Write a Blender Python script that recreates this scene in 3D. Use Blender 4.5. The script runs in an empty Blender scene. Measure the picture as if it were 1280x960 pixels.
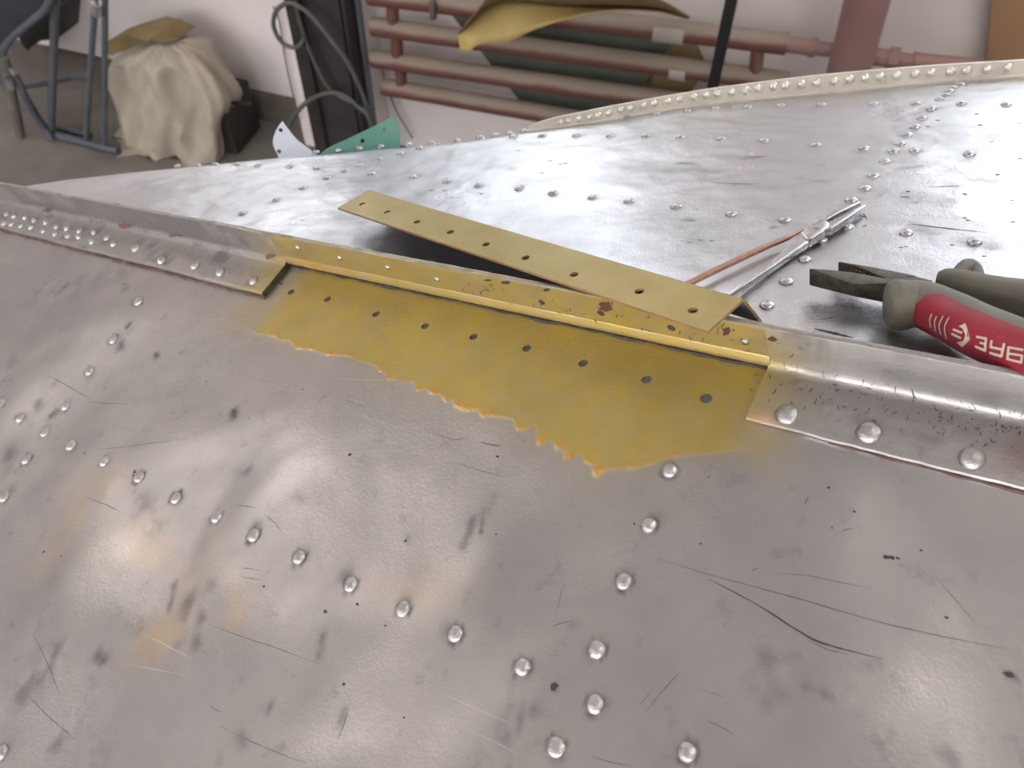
import bpy, bmesh, math, random
import numpy as np
from mathutils import Vector, Matrix
random.seed(7); RNG = np.random.default_rng(11)
D = bpy.data
scene = bpy.context.scene
COL = scene.collection

# ------------------------------------------------------------------ camera
F = 961.0                                   # focal length in pixels of the 1280x960 frame
CAM_H = 1.62
_up = np.array([32.0, 710.0, 961.0]); _up /= np.linalg.norm(_up)
_fw = np.array([0, 0, -1.0]); _y = _fw - (_fw @ _up) * _up; _y /= np.linalg.norm(_y)
_x = np.cross(_y, _up)
M = np.stack([_x, _y, _up])                 # camera axes -> world
CAM = np.array([0, 0, CAM_H])
cd = D.cameras.new('camera'); cam = D.objects.new('camera', cd); COL.objects.link(cam)
cd.sensor_width = 36; cd.lens = F / 1280 * 36
cd.clip_start = 0.01; cd.clip_end = 60
mw = Matrix(M.tolist()).to_4x4(); mw.translation = Vector(CAM); cam.matrix_world = mw
cd.dof.use_dof = True; cd.dof.focus_distance = 0.34; cd.dof.aperture_fstop = 17.0
scene.camera = cam

# ------------------------------------------------------------------ world, exposure
w = D.worlds.new('world'); scene.world = w; w.use_nodes = True
w.node_tree.nodes['Background'].inputs[0].default_value = (0.72, 0.80, 0.95, 1)
w.node_tree.nodes['Background'].inputs[1].default_value = 0.35
vs = scene.view_settings
vs.view_transform = 'Standard'; vs.look = 'None'; vs.gamma = 1; vs.use_curve_mapping = False
vs.exposure = 0.5
WIN_STRENGTH = 1.45          # overcast daylight seen through the window panes
FRONT_FILL_STRENGTH = 4.8  # glow of the added fill windows
LAMP_STRENGTH = 26.0

# ------------------------------------------------------------------ helpers: pixels to rays, frames
def ray(u, v): return M @ np.array([(u - 640) / F, -(v - 480) / F, -1.0])
def P(u, v, Z): return CAM + ray(u, v) * Z
def hit(u, v, p0, n):
    d = ray(u, v); return CAM + d * (((p0 - CAM) @ n) / (d @ n))
def floor_pt(u, v, z=0.0): return hit(u, v, np.array([0, 0, z]), np.array([0, 0, 1.0]))
def unit(v): return v / np.linalg.norm(v)

# keel frame: KA along the keel to the right, KW across the near skin towards us, KN out of the near skin
KA = -unit(ray(-840, 72))
_B, _C = .001319, .0024
KN = M @ unit(np.array([-_B * F, _C * F, 3.85 - _B * 510 - _C * 102.6])); KN = unit(KN - (KN @ KA) * KA)
KW = np.cross(KA, KN)
KO = P(1150, 582.6, 1 / 3.85)
def K(s, t, h): return KO + KA * s + KW * t + KN * h
# far skin frame
_B2, _C2 = .00098, .00525
FQ = P(970, 367, 1 / 3.08)
FN = M @ unit(np.array([-_B2 * F, _C2 * F, 3.08 - _B2 * 330 + _C2 * 113])); FN = unit(FN - (FN @ KA) * KA)
FE = np.cross(FN, KA)                       # away from the keel across the far skin
def FR(s, e, h): return FQ + KA * s + FE * e + FN * h

# ------------------------------------------------------------------ numpy noise
def _hash(ix, iy, seed):
    h = (ix.astype(np.int64) * 374761393 + iy.astype(np.int64) * 668265263 + seed * 1442695041) & 0xffffffff
    h = ((h ^ (h >> 13)) * 1274126177) & 0xffffffff
    return ((h ^ (h >> 16)) & 0xffff) / 65535.0
def vnoise(x, y, seed=0):
    x = np.asarray(x, float); y = np.asarray(y, float)
    ix = np.floor(x); iy = np.floor(y); fx = x - ix; fy = y - iy
    fx = fx * fx * fx * (fx * (fx * 6 - 15) + 10); fy = fy * fy * fy * (fy * (fy * 6 - 15) + 10)
    a = _hash(ix, iy, seed); b = _hash(ix + 1, iy, seed); c = _hash(ix, iy + 1, seed); d = _hash(ix + 1, iy + 1, seed)
    return (a * (1 - fx) + b * fx) * (1 - fy) + (c * (1 - fx) + d * fx) * fy
def fbm(x, y, seed=0, o=3):
    r = 0; a = .5; t = 0
    for i in range(o):
        r = r + a * vnoise(x * 2 ** i, y * 2 ** i, seed + i * 17); t += a; a *= .5
    return r / t

# ------------------------------------------------------------------ helpers: objects
def tag(o, label=None, cat=None, group=None, kind=None):
    if label: o['label'] = label
    if cat: o['category'] = cat
    if group: o['group'] = group
    if kind: o['kind'] = kind
    return o
def setparent(o, p):
    if p is not None:
        o.parent = p; o.matrix_parent_inverse = p.matrix_basis.inverted() if p.parent is None else (p.parent.matrix_basis @ p.matrix_parent_inverse @ p.matrix_basis).inverted() if False else _wm(p).inverted()
def _wm(o):
    m = o.matrix_basis.copy()
    if o.parent is not None: m = _wm(o.parent) @ o.matrix_parent_inverse @ m
    return m
def empty(name, loc):
    o = D.objects.new(name, None); o.empty_display_size = .05; COL.objects.link(o); o.location = Vector(loc); return o
def mesh_obj(name, verts, faces, mat, parent=None, smooth=False, sharp=None):
    me = D.meshes.new(name); me.from_pydata([tuple(map(float, v)) for v in verts], [], [tuple(map(int, f)) for f in faces]); me.update()
    return link(name, me, mat, parent, smooth, sharp)
def link(name, me, mat, parent=None, smooth=False, sharp=None):
    if mat is not None and not me.materials: me.materials.append(mat)
    if smooth:
        me.polygons.foreach_set('use_smooth', [True] * len(me.polygons))
        if sharp: me.set_sharp_from_angle(angle=math.radians(sharp))
    o = D.objects.new(name, me); COL.objects.link(o); setparent(o, parent); return o
def attr(me, name, vals):
    a = me.attributes.new(name, 'FLOAT', 'POINT'); a.data.foreach_set('value', np.asarray(vals, np.float32))
def fix_normals(me):
    bm = bmesh.new(); bm.from_mesh(me); bmesh.ops.recalc_face_normals(bm, faces=bm.faces); bm.to_mesh(me); bm.free()
def box_mesh(c, ax, ay, az, sx, sy, sz):
    c = np.asarray(c); vs_ = []
    for i in (-1, 1):
        for j in (-1, 1):
            for k in (-1, 1): vs_.append(c + ax * sx * i / 2 + ay * sy * j / 2 + az * sz * k / 2)
    return vs_, [(0, 1, 3, 2), (4, 6, 7, 5), (0, 4, 5, 1), (2, 3, 7, 6), (0, 2, 6, 4), (1, 5, 7, 3)]
EX, EY, EZ = np.eye(3)
def box(name, c, size, mat, parent=None, ax=EX, ay=EY, az=EZ, bevel=0.0):
    v, f = box_mesh(c, ax, ay, az, *size)
    me = D.meshes.new(name); me.from_pydata([tuple(p) for p in v], [], f)
    bm = bmesh.new(); bm.from_mesh(me); bmesh.ops.recalc_face_normals(bm, faces=bm.faces)
    if bevel: bmesh.ops.bevel(bm, geom=bm.edges[:], offset=bevel, segments=2, affect='EDGES', profile=.5)
    bm.to_mesh(me); bm.free()
    return link(name, me, mat, parent, bool(bevel), 40 if bevel else None)
def catmull(pts, n=6):
    pts = [np.asarray(p, float) for p in pts]; q = [2 * pts[0] - pts[1]] + pts + [2 * pts[-1] - pts[-2]]; out = []
    for i in range(1, len(q) - 2):
        for k in range(n):
            t = k / n; a, b, c, d = q[i - 1], q[i], q[i + 1], q[i + 2]
            out.append(.5 * ((2 * b) + (c - a) * t + (2 * a - 5 * b + 4 * c - d) * t * t + (3 * b - a - 3 * c + d) * t ** 3))
    out.append(pts[-1]); return out
def tube_geo(path, rad, n=10, cap=True):
    path = [np.asarray(p, float) for p in path]; verts = []; faces = []
    rad = rad if hasattr(rad, '__len__') else [rad] * len(path)
    prev = None
    for i, p in enumerate(path):
        t = unit(path[min(i + 1, len(path) - 1)] - path[max(i - 1, 0)])
        if prev is None: prev = unit(np.cross(t, EZ if abs(t[2]) < .9 else EX))
        x = unit(prev - (prev @ t) * t); y = np.cross(t, x); prev = x
        for k in range(n):
            a = 2 * math.pi * k / n; verts.append(p + rad[i] * (x * math.cos(a) + y * math.sin(a)))
    for i in range(len(path) - 1):
        for k in range(n):
            a = i * n + k; b = i * n + (k + 1) % n; faces.append((a, b, b + n, a + n))
    if cap:
        faces.append(tuple(range(n - 1, -1, -1))); L = (len(path) - 1) * n; faces.append(tuple(range(L, L + n)))
    return verts, faces
def tube(name, path, rad, mat, parent=None, n=10):
    v, f = tube_geo(path, rad, n); return mesh_obj(name, v, f, mat, parent, True, 50)
def prism(name, top, bot, mat, parent=None, bevel=0, smooth=False):
    """closed solid from two matching outlines"""
    n = len(top); v = list(top) + list(bot)
    f = [tuple(range(n)), tuple(range(2 * n - 1, n - 1, -1))] + [(i, i + n, (i + 1) % n + n, (i + 1) % n) for i in range(n)]
    me = D.meshes.new(name); me.from_pydata([tuple(p) for p in v], [], f)
    bm = bmesh.new(); bm.from_mesh(me); bmesh.ops.recalc_face_normals(bm, faces=bm.faces)
    if bevel: bmesh.ops.bevel(bm, geom=bm.edges[:], offset=bevel, segments=2, affect='EDGES', profile=.5)
    bmesh.ops.triangulate(bm, faces=[q for q in bm.faces if len(q.verts) > 4])
    bm.to_mesh(me); bm.free()
    return link(name, me, mat, parent, smooth or bool(bevel), 35)

# ------------------------------------------------------------------ materials
def new_mat(name):
    m = D.materials.new(name); m.use_nodes = True; nt = m.node_tree
    return m, nt, nt.nodes['Principled BSDF']
def srgb(r, g, b):
    return tuple(((c / 255) / 12.92 if c / 255 <= .04045 else ((c / 255 + .055) / 1.055) ** 2.4) for c in (r, g, b)) + (1,)
class N:
    """tiny node helper"""
    def __init__(s, nt): s.nt = nt
    def new(s, t, **k):
        n = s.nt.nodes.new(t)
        for a, b in k.items(): setattr(n, a, b)
        return n
    def ln(s, a, b): s.nt.links.new(a, b)
    def coord(s, scale=(1, 1, 1), out='Object'):
        t = s.new('ShaderNodeTexCoord'); m = s.new('ShaderNodeMapping'); m.inputs['Scale'].default_value = scale
        s.ln(t.outputs[out], m.inputs['Vector']); return m.outputs[0]
    def noise(s, vec, scale, detail=4, rough=.55):
        n = s.new('ShaderNodeTexNoise'); n.inputs['Scale'].default_value = scale; n.inputs['Detail'].default_value = detail
        n.inputs['Roughness'].default_value = rough; s.ln(vec, n.inputs['Vector']); return n.outputs['Fac']
    def ramp(s, fac, a, b, ca=(0, 0, 0, 1), cb=(1, 1, 1, 1)):
        r = s.new('ShaderNodeValToRGB'); r.color_ramp.elements[0].position = a; r.color_ramp.elements[1].position = b
        r.color_ramp.elements[0].color = ca; r.color_ramp.elements[1].color = cb; s.ln(fac, r.inputs[0]); return r.outputs[0]
    def mix(s, fac, a, b):
        m = s.new('ShaderNodeMix', data_type='RGBA')
        for sock, v in ((m.inputs[0], fac), (m.inputs[6], a), (m.inputs[7], b)):
            if hasattr(v, 'is_linked') or hasattr(v, 'links'): s.ln(v, sock)
            else: sock.default_value = v
        return m.outputs[2]
    def math(s, op, a, b=0.0, clamp=False):
        m = s.new('ShaderNodeMath', operation=op); m.use_clamp = clamp
        for sock, v in ((m.inputs[0], a), (m.inputs[1], b)):
            if hasattr(v, 'links'): s.ln(v, sock)
            else: sock.default_value = v
        return m.outputs[0]
    def bump(s, height, strength, dist):
        b = s.new('ShaderNodeBump'); b.inputs['Strength'].default_value = strength; b.inputs['Distance'].default_value = dist
        s.ln(height, b.inputs['Height']); return b
    def attr(s, name):
        a = s.new('ShaderNodeAttribute', attribute_name=name); return a.outputs['Fac']
def simple(name, col, rough=.6, metal=0.0, var=.25, scale=12.0, bump=0.0, col2=None):
    m, nt, b = new_mat(name); n = N(nt); v = n.coord()
    f = n.noise(v, scale, 5, .6)
    c2 = col2 or tuple(c * (1 - var) for c in col[:3]) + (1,)
    n.ln(n.mix(n.ramp(f, .35, .68), col, c2), b.inputs['Base Color'])
    b.inputs['Metallic'].default_value = metal
    n.ln(n.math('ADD', n.math('MULTIPLY', f, .2), rough - .1), b.inputs['Roughness'])
    if bump:
        n.ln(n.bump(n.noise(v, scale * 6, 4), bump, .002).outputs[0], b.inputs['Normal'])
    return m
PRIMER = srgb(172, 148, 62); PRIMER_D = srgb(184, 128, 4); PRIMER_T = srgb(158, 138, 70)
def alu(name, base=(.60, .585, .575, 1), rough=.36, metal=1.0, fine=900.0, bumpy=.25, attrs=False, streak=(1, 1, 1), dirt=.6, rvar=.18, coarse=40.0):
    m, nt, b = new_mat(name); n = N(nt); v = n.coord(streak)
    big = n.noise(v, coarse * .45, 4, .6); mid = n.noise(v, coarse * 2.2, 5, .65); small = n.noise(v, fine, 3, .6)
    col = n.mix(n.ramp(big, .35, .7), base, tuple(c * .80 for c in base[:3]) + (1,))
    sm = n.ramp(mid, .60, .80); col = n.mix(n.math('MULTIPLY', sm, dirt), col, (.20, .19, .185, 1))
    met = metal; r = n.math('ADD', n.math('MULTIPLY', big, rvar * 2), rough - rvar)
    hgt = n.math('ADD', n.math('MULTIPLY', small, .5), n.math('MULTIPLY', mid, 1.2))
    if attrs:
        d = n.attr('dirt'); col = n.mix(d, col, (.085, .08, .078, 1))
        warm_reflect = n.attr('warm_reflect'); col = n.mix(warm_reflect, col, (.50, .39, .28, 1))  # brown tint painted in for a reflection on the skin
        p = n.attr('primer'); fl = n.attr('film')
        pc = n.mix(n.ramp(n.noise(v, 45, 4), .35, .7), PRIMER, PRIMER_T)
        pc = n.mix(fl, pc, PRIMER_D)
        col = n.mix(p, col, pc)
        met = n.math('MULTIPLY', n.math('SUBTRACT', 1.0, n.math('MULTIPLY', p, .55)), n.math('SUBTRACT', 1.0, n.math('MULTIPLY', d, .7)))
        r = n.math('SUBTRACT', n.math('ADD', r, n.math('MULTIPLY', d, .25)), n.math('MULTIPLY', fl, .12))
        met = n.math('MULTIPLY', met, n.math('SUBTRACT', 1.0, n.math('MULTIPLY', fl, .8)))
        n.ln(met, b.inputs['Metallic'])
    else: b.inputs['Metallic'].default_value = metal
    n.ln(col, b.inputs['Base Color']); n.ln(r, b.inputs['Roughness'])
    n.ln(n.bump(hgt, bumpy, .0006).outputs[0], b.inputs['Normal'])
    return m
MT = {}
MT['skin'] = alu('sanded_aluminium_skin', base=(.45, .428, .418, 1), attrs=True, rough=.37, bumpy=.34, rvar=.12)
MT['far'] = alu('sanded_aluminium_bottom', base=(.53, .53, .54, 1), rough=.32, attrs=True, bumpy=.55, coarse=34, dirt=.5)
MT['keel'] = alu('keel_aluminium', base=(.47, .45, .435, 1), attrs=True, rough=.36, bumpy=.35, coarse=70, dirt=.75)
MT['rivet'] = alu('rivet_aluminium', base=(.46, .45, .44, 1), rough=.38, bumpy=.5, coarse=160, dirt=.5, fine=1500)
MT['farriv'] = alu('far_rivet_aluminium', base=(.46, .455, .45, 1), rough=.22, bumpy=.4, coarse=160, dirt=.6, fine=1500, rvar=.06)
MT['rail'] = alu('dull_cream_rail', base=(.60, .57, .50, 1), metal=.25, rough=.5, coarse=80, dirt=.35)
MT['railriv'] = alu('dull_cream_rivet', base=(.74, .71, .64, 1), metal=.6, rough=.3, coarse=160, dirt=.4)
MT['strip'] = simple('primed_angle_yellow', srgb(150, 132, 76), .42, .35, .10, 60, .05, srgb(142, 124, 68))
MT['bare'] = simple('bare_grey_inside', (.30, .31, .32, 1), .5, .7, .2, 60)
MT['stripedge'] = simple('cut_edge_brown', srgb(150, 112, 70), .5, .3, .2, 200)
MT['darkmark'] = simple('black_scuff', (.045, .04, .04, 1), .7, 0, .3, 300)
MT['scuff'] = simple('grey_scuff', (.15, .14, .135, 1), .6, .3, .3, 300)
MT['brightmark'] = simple('bright_scratch', (.62, .61, .59, 1), .4, 1, .1, 300)
MT['sealant'] = simple('red_brown_sealant_bead', srgb(104, 78, 66), .75, 0, .45, 160)
MT['rustmark'] = simple('red_brown_sealant', srgb(92, 50, 36), .7, 0, .3, 300)
MT['inside'] = simple('hull_inside_dark', (.05, .05, .045, 1), .8, 0, .2, 30)
MT['plaster'] = simple('pink_white_plaster', srgb(224, 216, 213), .85, 0, .10, 3.5, .15)
MT['wallgrey'] = simple('grey_plaster', srgb(196, 192, 192), .85, 0, .12, 3.0, .15)
MT['floor'] = simple('worn_concrete', srgb(122, 116, 108), .75, 0, .35, 4.5, .2)
MT['ceil'] = simple('ceiling_white', srgb(208, 203, 200), .9, 0, .06, 2.0)
MT['redpipe'] = None
MT['black'] = simple('black_paint', (.012, .012, .013, 1), .45, 0, .2, 20)
MT['post'] = simple('dark_brown_post', srgb(48, 43, 41), .7, 0, .35, 14, .2)
MT['hose'] = simple('grey_green_hose', srgb(84, 86, 82), .55, 0, .2, 25)
MT['cord'] = simple('brown_cord', srgb(120, 100, 78), .8, 0, .2, 40)
MT['sack'] = simple('beige_canvas', srgb(168, 158, 143), .9, 0, .16, 14, .4)
MT['tan'] = simple('tan_primed_sheet', srgb(196, 172, 108), .55, .15, .16, 9)
MT['tandull'] = simple('tan_sheet_shade', srgb(140, 118, 84), .7, 0, .16, 9)
MT['green'] = simple('dark_green_sheet', srgb(92, 100, 88), .6, .1, .2, 9)
MT['mint'] = simple('mint_green_primer', srgb(92, 146, 132), .45, .2, .1, 30)
MT['whiteplate'] = simple('pale_bright_plate', srgb(190, 196, 210), .4, .35, .06, 30)
MT['board'] = simple('brown_board', srgb(150, 116, 86), .75, 0, .12, 5)
MT['tanboard'] = simple('mustard_board', srgb(132, 112, 74), .8, 0, .25, 20)
MT['tubing'] = simple('blue_grey_tube', srgb(92, 97, 104), .5, .35, .25, 25)
MT['navy'] = simple('dark_navy_fabric', srgb(40, 44, 52), .8, 0, .25, 20, .3)
MT['chrome'] = simple('worn_chrome', (.7, .7, .7, 1), .3, 1, .2, 60)
MT['wood'] = simple('raw_wood', srgb(160, 132, 98), .75, 0, .3, 14)
MT['dusty'] = simple('dust_grey', srgb(104, 96, 88), .9, 0, .3, 10)
MT['rubber'] = simple('olive_grey_rubber', srgb(98, 94, 81), .58, 0, .16, 90, .15)
MT['redgrip'] = simple('crimson_grip', srgb(136, 26, 44), .45, 0, .16, 120, .1)
MT['jaw'] = simple('blackened_steel', (.045, .043, .038, 1), .42, .7, .5, 260, .4, srgb(92, 86, 70))
MT['rustjaw'] = simple('rusty_steel', srgb(84, 58, 40), .6, .5, .4, 300, .3, srgb(40, 32, 26))
MT['ink'] = simple('grey_print', srgb(186, 174, 158), .6, 0, .1, 200)
MT['steel'] = simple('polished_steel', (.50, .49, .49, 1), .28, 1, .15, 200)
MT['copper'] = simple('copper_tinted_steel', (.50, .30, .23, 1), .22, 1, .25, 160)
MT['tape'] = simple('pale_tape', srgb(170, 160, 154), .7, 0, .12, 20)
def pipe_mat():
    m, nt, b = new_mat('dusty_red_pipe'); n = N(nt)
    g = n.new('ShaderNodeNewGeometry'); sx = n.new('ShaderNodeSeparateXYZ'); n.ln(g.outputs['Normal'], sx.inputs[0])
    f = n.noise(n.coord(), 9, 5)
    dust = n.ramp(n.math('ADD', sx.outputs['Z'], n.math('MULTIPLY', n.math('SUBTRACT', f, .5), .8)), .0, .5)
    n.ln(n.mix(dust, srgb(104, 66, 58), srgb(138, 124, 112)), b.inputs['Base Color']); b.inputs['Roughness'].default_value = .7
    return m
MT['redpipe'] = pipe_mat()
MT['pinkpipe'] = simple('pink_brown_pipe', srgb(146, 112, 108), .55, 0, .15, 7)
def emis(name, col, s):
    m, nt, b = new_mat(name)
    b.inputs['Emission Color'].default_value = col; b.inputs['Emission Strength'].default_value = s; b.inputs['Base Color'].default_value = (.8, .8, .8, 1); return m
MT['day'] = emis('daylight_pane', (.82, .91, 1.0, 1), WIN_STRENGTH)
MT['fillpane'] = emis('fill_pane_front', (.95, .96, 1.0, 1), FRONT_FILL_STRENGTH)
MT['lamp'] = emis('lamp_tube', (1.0, .95, .90, 1), LAMP_STRENGTH)

# ================================================================== THE ROOM
WA = floor_pt(110, 97); WB_ = floor_pt(350, 149)
WD = unit(WB_ - WA); WN = np.array([WD[1], -WD[0], 0.0])        # WN points into the room
def wallx(x): return (x - WA[0]) / WD[0]
def W(r, off, z): return np.array([WA[0], WA[1], 0]) + WD * r + WN * off + EZ * z
def wall_hit(u, v, off=0.0): return hit(u, v, WA + WN * off, WN)
def wr(p): return (p - WA) @ WD
R0, R1, CEIL, DEPTH = -2.2, 4.4, 3.1, 5.2
def slab(name, c, size, mat, ax=WD, ay=WN, label=None): 
    o = box(name, c, size, mat, None, ax, ay, EZ); tag(o, kind='structure'); return o
rc = (R0 + R1) / 2
slab('floor', W(rc, DEPTH / 2, -.05), (R1 - R0 + .4, DEPTH + .4, .1), MT['floor'])
slab('ceiling', W(rc, DEPTH / 2, CEIL + .05), (R1 - R0 + .4, DEPTH + .4, .1), MT['ceil'])
slab('wall_left', W(R0 - .05, DEPTH / 2, CEIL / 2), (.1, DEPTH, CEIL), MT['wallgrey'])
slab('wall_right', W(R1 + .05, DEPTH / 2, CEIL / 2), (.1, DEPTH, CEIL), MT['wallgrey'])
# walls with window openings (r0, r1, z0, z1)
def window_wall(name, off, sgn, wins, mat, pane_mat, first):
    vv = []; ff_ = []
    z0, z1 = wins[0][2], wins[0][3]
    def addbox(c, size):
        v, f = box_mesh(c, WD, WN, EZ, *size); o = len(vv); vv.extend(v); ff_.extend([tuple(i + o for i in q) for q in f])
    oc_ = off - sgn * .1
    addbox(W(rc, oc_, z0 / 2), (R1 - R0, .2, z0)); addbox(W(rc, oc_, (z1 + CEIL) / 2), (R1 - R0, .2, CEIL - z1))
    edges = [R0] + [e for q in wins for e in q[:2]] + [R1]
    for i in range(0, len(edges), 2): addbox(W((edges[i] + edges[i + 1]) / 2, oc_, (z0 + z1) / 2), (edges[i + 1] - edges[i], .2, z1 - z0))
    o = mesh_obj(name, vv, ff_, mat); tag(o, kind='structure'); fix_normals(o.data)
    of = off - sgn * .12
    for i, (a, b, z0, z1) in enumerate(wins):
        wroot = empty('window_%d' % (i + first), W((a + b) / 2, of, z0)); tag(wroot, kind='structure')  # those in the front wall are added fill
        fw = .05
        for nm, c, sz in (('window_frame', W((a + b) / 2, of, z0 + fw / 2), (b - a, .06, fw)), ('window_frame', W((a + b) / 2, of, z1 - fw / 2), (b - a, .06, fw)),
                          ('window_frame', W(a + fw / 2, of, (z0 + z1) / 2), (fw, .06, z1 - z0 - 2 * fw)), ('window_frame', W(b - fw / 2, of, (z0 + z1) / 2), (fw, .06, z1 - z0 - 2 * fw)),
                          ('mullion', W((a + b) / 2, of, (z0 + z1) / 2), (fw, .06, z1 - z0 - 2 * fw))):
            box(nm, c, sz, MT['ceil'], wroot, WD, WN, EZ)
        for k in (0, 1):
            x0 = a + fw if k == 0 else (a + b) / 2 + fw / 2; x1 = (a + b) / 2 - fw / 2 if k == 0 else b - fw
            box('pane', W((x0 + x1) / 2, of - sgn * .005, (z0 + z1) / 2), (x1 - x0, .008, z1 - z0 - 2 * fw), pane_mat, wroot, WD, WN, EZ)
window_wall('wall_back', 0, 1, [(0.25, 1.75, 1.05, 2.75), (2.25, 4.25, 1.05, 2.75)], MT['plaster'], MT['day'], 1)
window_wall('wall_front', DEPTH, -1, [(-1.9, 0.6, .9, 2.8), (1.3, 3.9, .9, 2.8)], MT['wallgrey'], MT['fillpane'], 3)  # unseen windows behind the camera, added to brighten the room
# ceiling lamps: fluorescent battens
def lamp(r, off, label):
    root = empty('ceiling_lamp', W(r, off, CEIL)); tag(root, label, 'lamp', 'ceiling lamps')
    box('housing', W(r, off, CEIL - .40), (1.25, .05, .04), MT['ceil'], root, WD, WN, EZ, .005)
    for k in (-1, 1):
        tube('tube', [W(r - .58, off + .06 * k, CEIL - .42), W(r + .58, off + .06 * k, CEIL - .42)], .016, MT['lamp'], root, 8)
        tube('hanger', [W(r + .4 * k, off, CEIL - .38), W(r + .4 * k, off, CEIL)], .004, MT['dusty'], root, 6)
lamp(-.6, 1.5, 'white ceiling batten lamp nearest the windows on the left')
lamp(3.05, 1.5, 'white ceiling batten lamp nearest the windows on the right')
lamp(-1.1, 4.0, 'white ceiling batten lamp far behind the viewer on the left')
lamp(3.4, 4.0, 'white ceiling batten lamp far behind the viewer on the right')
# dark plinth along the wall foot
bb = box('baseboard_back', W(wr(wall_hit(346, 20, .1)) - 1.25, .012, .05), (2.5, .024, .10), MT['dusty'], None, WD, WN, EZ); tag(bb, kind='structure')

# ================================================================== THE HULL
hull = empty('boat_hull', K(-.3, .1, 0) * np.array([1, 1, 0]) + np.array([0, 0, .70]))
tag(hull, 'bare riveted aluminium hull lying keel up with a yellow primed patch', 'boat hull')

def grid_holes(S, T, holes, n=26):
    """tensor grid with round holes: 2-D verts, faces, and the circle loops"""
    ns, nt_ = len(S), len(T)
    SS, TT = np.meshgrid(S, T, indexing='ij'); v2 = np.stack([SS.ravel(), TT.ravel()], 1)
    mask = np.ones((ns - 1, nt_ - 1), bool); extra = []; loops = []; tris = []
    base = ns * nt_
    for (s0, t0, r) in holes:
        i0 = max(np.searchsorted(S, s0 - 1.6 * r) - 1, 0); i1 = min(np.searchsorted(S, s0 + 1.6 * r), ns - 1)
        j0 = max(np.searchsorted(T, t0 - 1.6 * r) - 1, 0); j1 = min(np.searchsorted(T, t0 + 1.6 * r), nt_ - 1)
        mask[i0:i1, j0:j1] = False
        per = [(i, j0) for i in range(i0, i1)] + [(i1, j) for j in range(j0, j1)] + [(i, j1) for i in range(i1, i0, -1)] + [(i0, j) for j in range(j1, j0, -1)]
        oi = [i * nt_ + j for i, j in per]
        oa = [math.atan2(T[j] - t0, S[i] - s0) for i, j in per]
        ci = list(range(base + len(extra), base + len(extra) + n)); ca = [-math.pi + 2 * math.pi * (k + .5) / n for k in range(n)]
        extra += [(s0 + r * math.cos(a), t0 + r * math.sin(a)) for a in ca]; loops.append(ci)
        k0 = int(np.argmin(oa)); oi = oi[k0:] + oi[:k0]; oa = oa[k0:] + oa[:k0]
        A = 0; Bq = 0; no, nc = len(oi), n
        while A < no or Bq < nc:
            na = oa[A + 1] if A + 1 < no else oa[0] + 2 * math.pi
            nb = ca[Bq + 1] if Bq + 1 < nc else ca[0] + 2 * math.pi
            if (A < no and na <= nb) or Bq >= nc:
                tris.append((oi[A % no], oi[(A + 1) % no], ci[Bq % nc])); A += 1
            else:
                tris.append((ci[Bq % nc], oi[A % no], ci[(Bq + 1) % nc])); Bq += 1
    if extra: v2 = np.concatenate([v2, np.array(extra)])
    I, J = np.nonzero(mask); q = np.stack([I * nt_ + J, (I + 1) * nt_ + J, (I + 1) * nt_ + J + 1, I * nt_ + J + 1], 1)
    # drop orphaned verts
    used = np.zeros(len(v2), bool); used[q.ravel()] = True
    if tris: used[np.array(tris).ravel()] = True
    idx = np.cumsum(used) - 1
    return v2[used], [tuple(r_) for r_ in idx[q]] + [tuple(idx[list(t_)]) for t_ in tris], [[int(idx[c]) for c in l] for l in loops]
def seg(a, b, d): return list(np.linspace(a, b, max(2, int(round((b - a) / d)) + 1)))
def axis(*parts):
    r = []
    for (a, b, d) in parts: r += seg(a, b, d)[(1 if r else 0):]
    return np.array(r)

# ---- near skin
DENT = []          # (s,t,radius_s,radius_t,angle,depth)
def kst(u, v, h=0.0):
    p = hit(u, v, KO + KN * h, KN) - KO; return p @ KA, p @ KW
def dent_px(u, v, rpx, depth, asp=1.0, ang=0.0):
    s, t = kst(u, v); s2, t2 = kst(u + rpx, v); r = math.hypot(s2 - s, t2 - t); DENT.append((s, t, r * asp, r, ang, depth))
for a in [(690, 700, 95, .0011, 1.1), (610, 690, 60, -.0007), (860, 780, 140, .0008), (1180, 690, 130, .0010), (1010, 860, 120, -.0008),
          (480, 640, 120, .0009), (330, 760, 120, -.0009), (190, 670, 80, .0012), (110, 760, 110, -.0010), (240, 860, 90, .0008), (60, 900, 90, .0012),
          (60, 540, 80, .0012), (120, 400, 60, -.0010), (230, 470, 90, .0010), (380, 520, 80, -.0007), (20, 330, 50, .0010), (560, 860, 110, .0007), (1240, 880, 120, .0009),
          (930, 640, 120, -.0007), (420, 860, 90, .0009), (1120, 620, 80, .0006), (700, 620, 70, -.0006), (280, 600, 60, .0007)]: dent_px(*a)
def near_h(s, t):
    s = np.asarray(s, float); t = np.asarray(t, float)
    tt = np.maximum(t - .02, 0); h = -.28 * tt * tt
    fade = np.clip((t + .005) / .03, 0, 1)
    d = (fbm(s * 14 + 3, t * 14 + 9, 5, 2) - .5) * .0022 + (fbm(s * 42, t * 42, 25, 2) - .5) * .0007
    for (a, b, rs, rt, an, dep) in DENT:
        c, q = math.cos(an), math.sin(an); x = ((s - a) * c + (t - b) * q) / rs; y = (-(s - a) * q + (t - b) * c) / rt
        d = d - 2.1 * dep * np.exp(-(x * x + y * y) * 1.4)
    return h + d * fade
def near_pt(u, v):
    h = 0.0
    for _ in range(6):
        s, t = kst(u, v, h); h = float(near_h(s, t))
    return s, t, h
holes_px = [(364, 365), (409.6, 374), (470, 392.6), (531.4, 407.7), (592, 421), (658.6, 435.4), (729, 454), (808, 474.5), (882.7, 498)]
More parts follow.
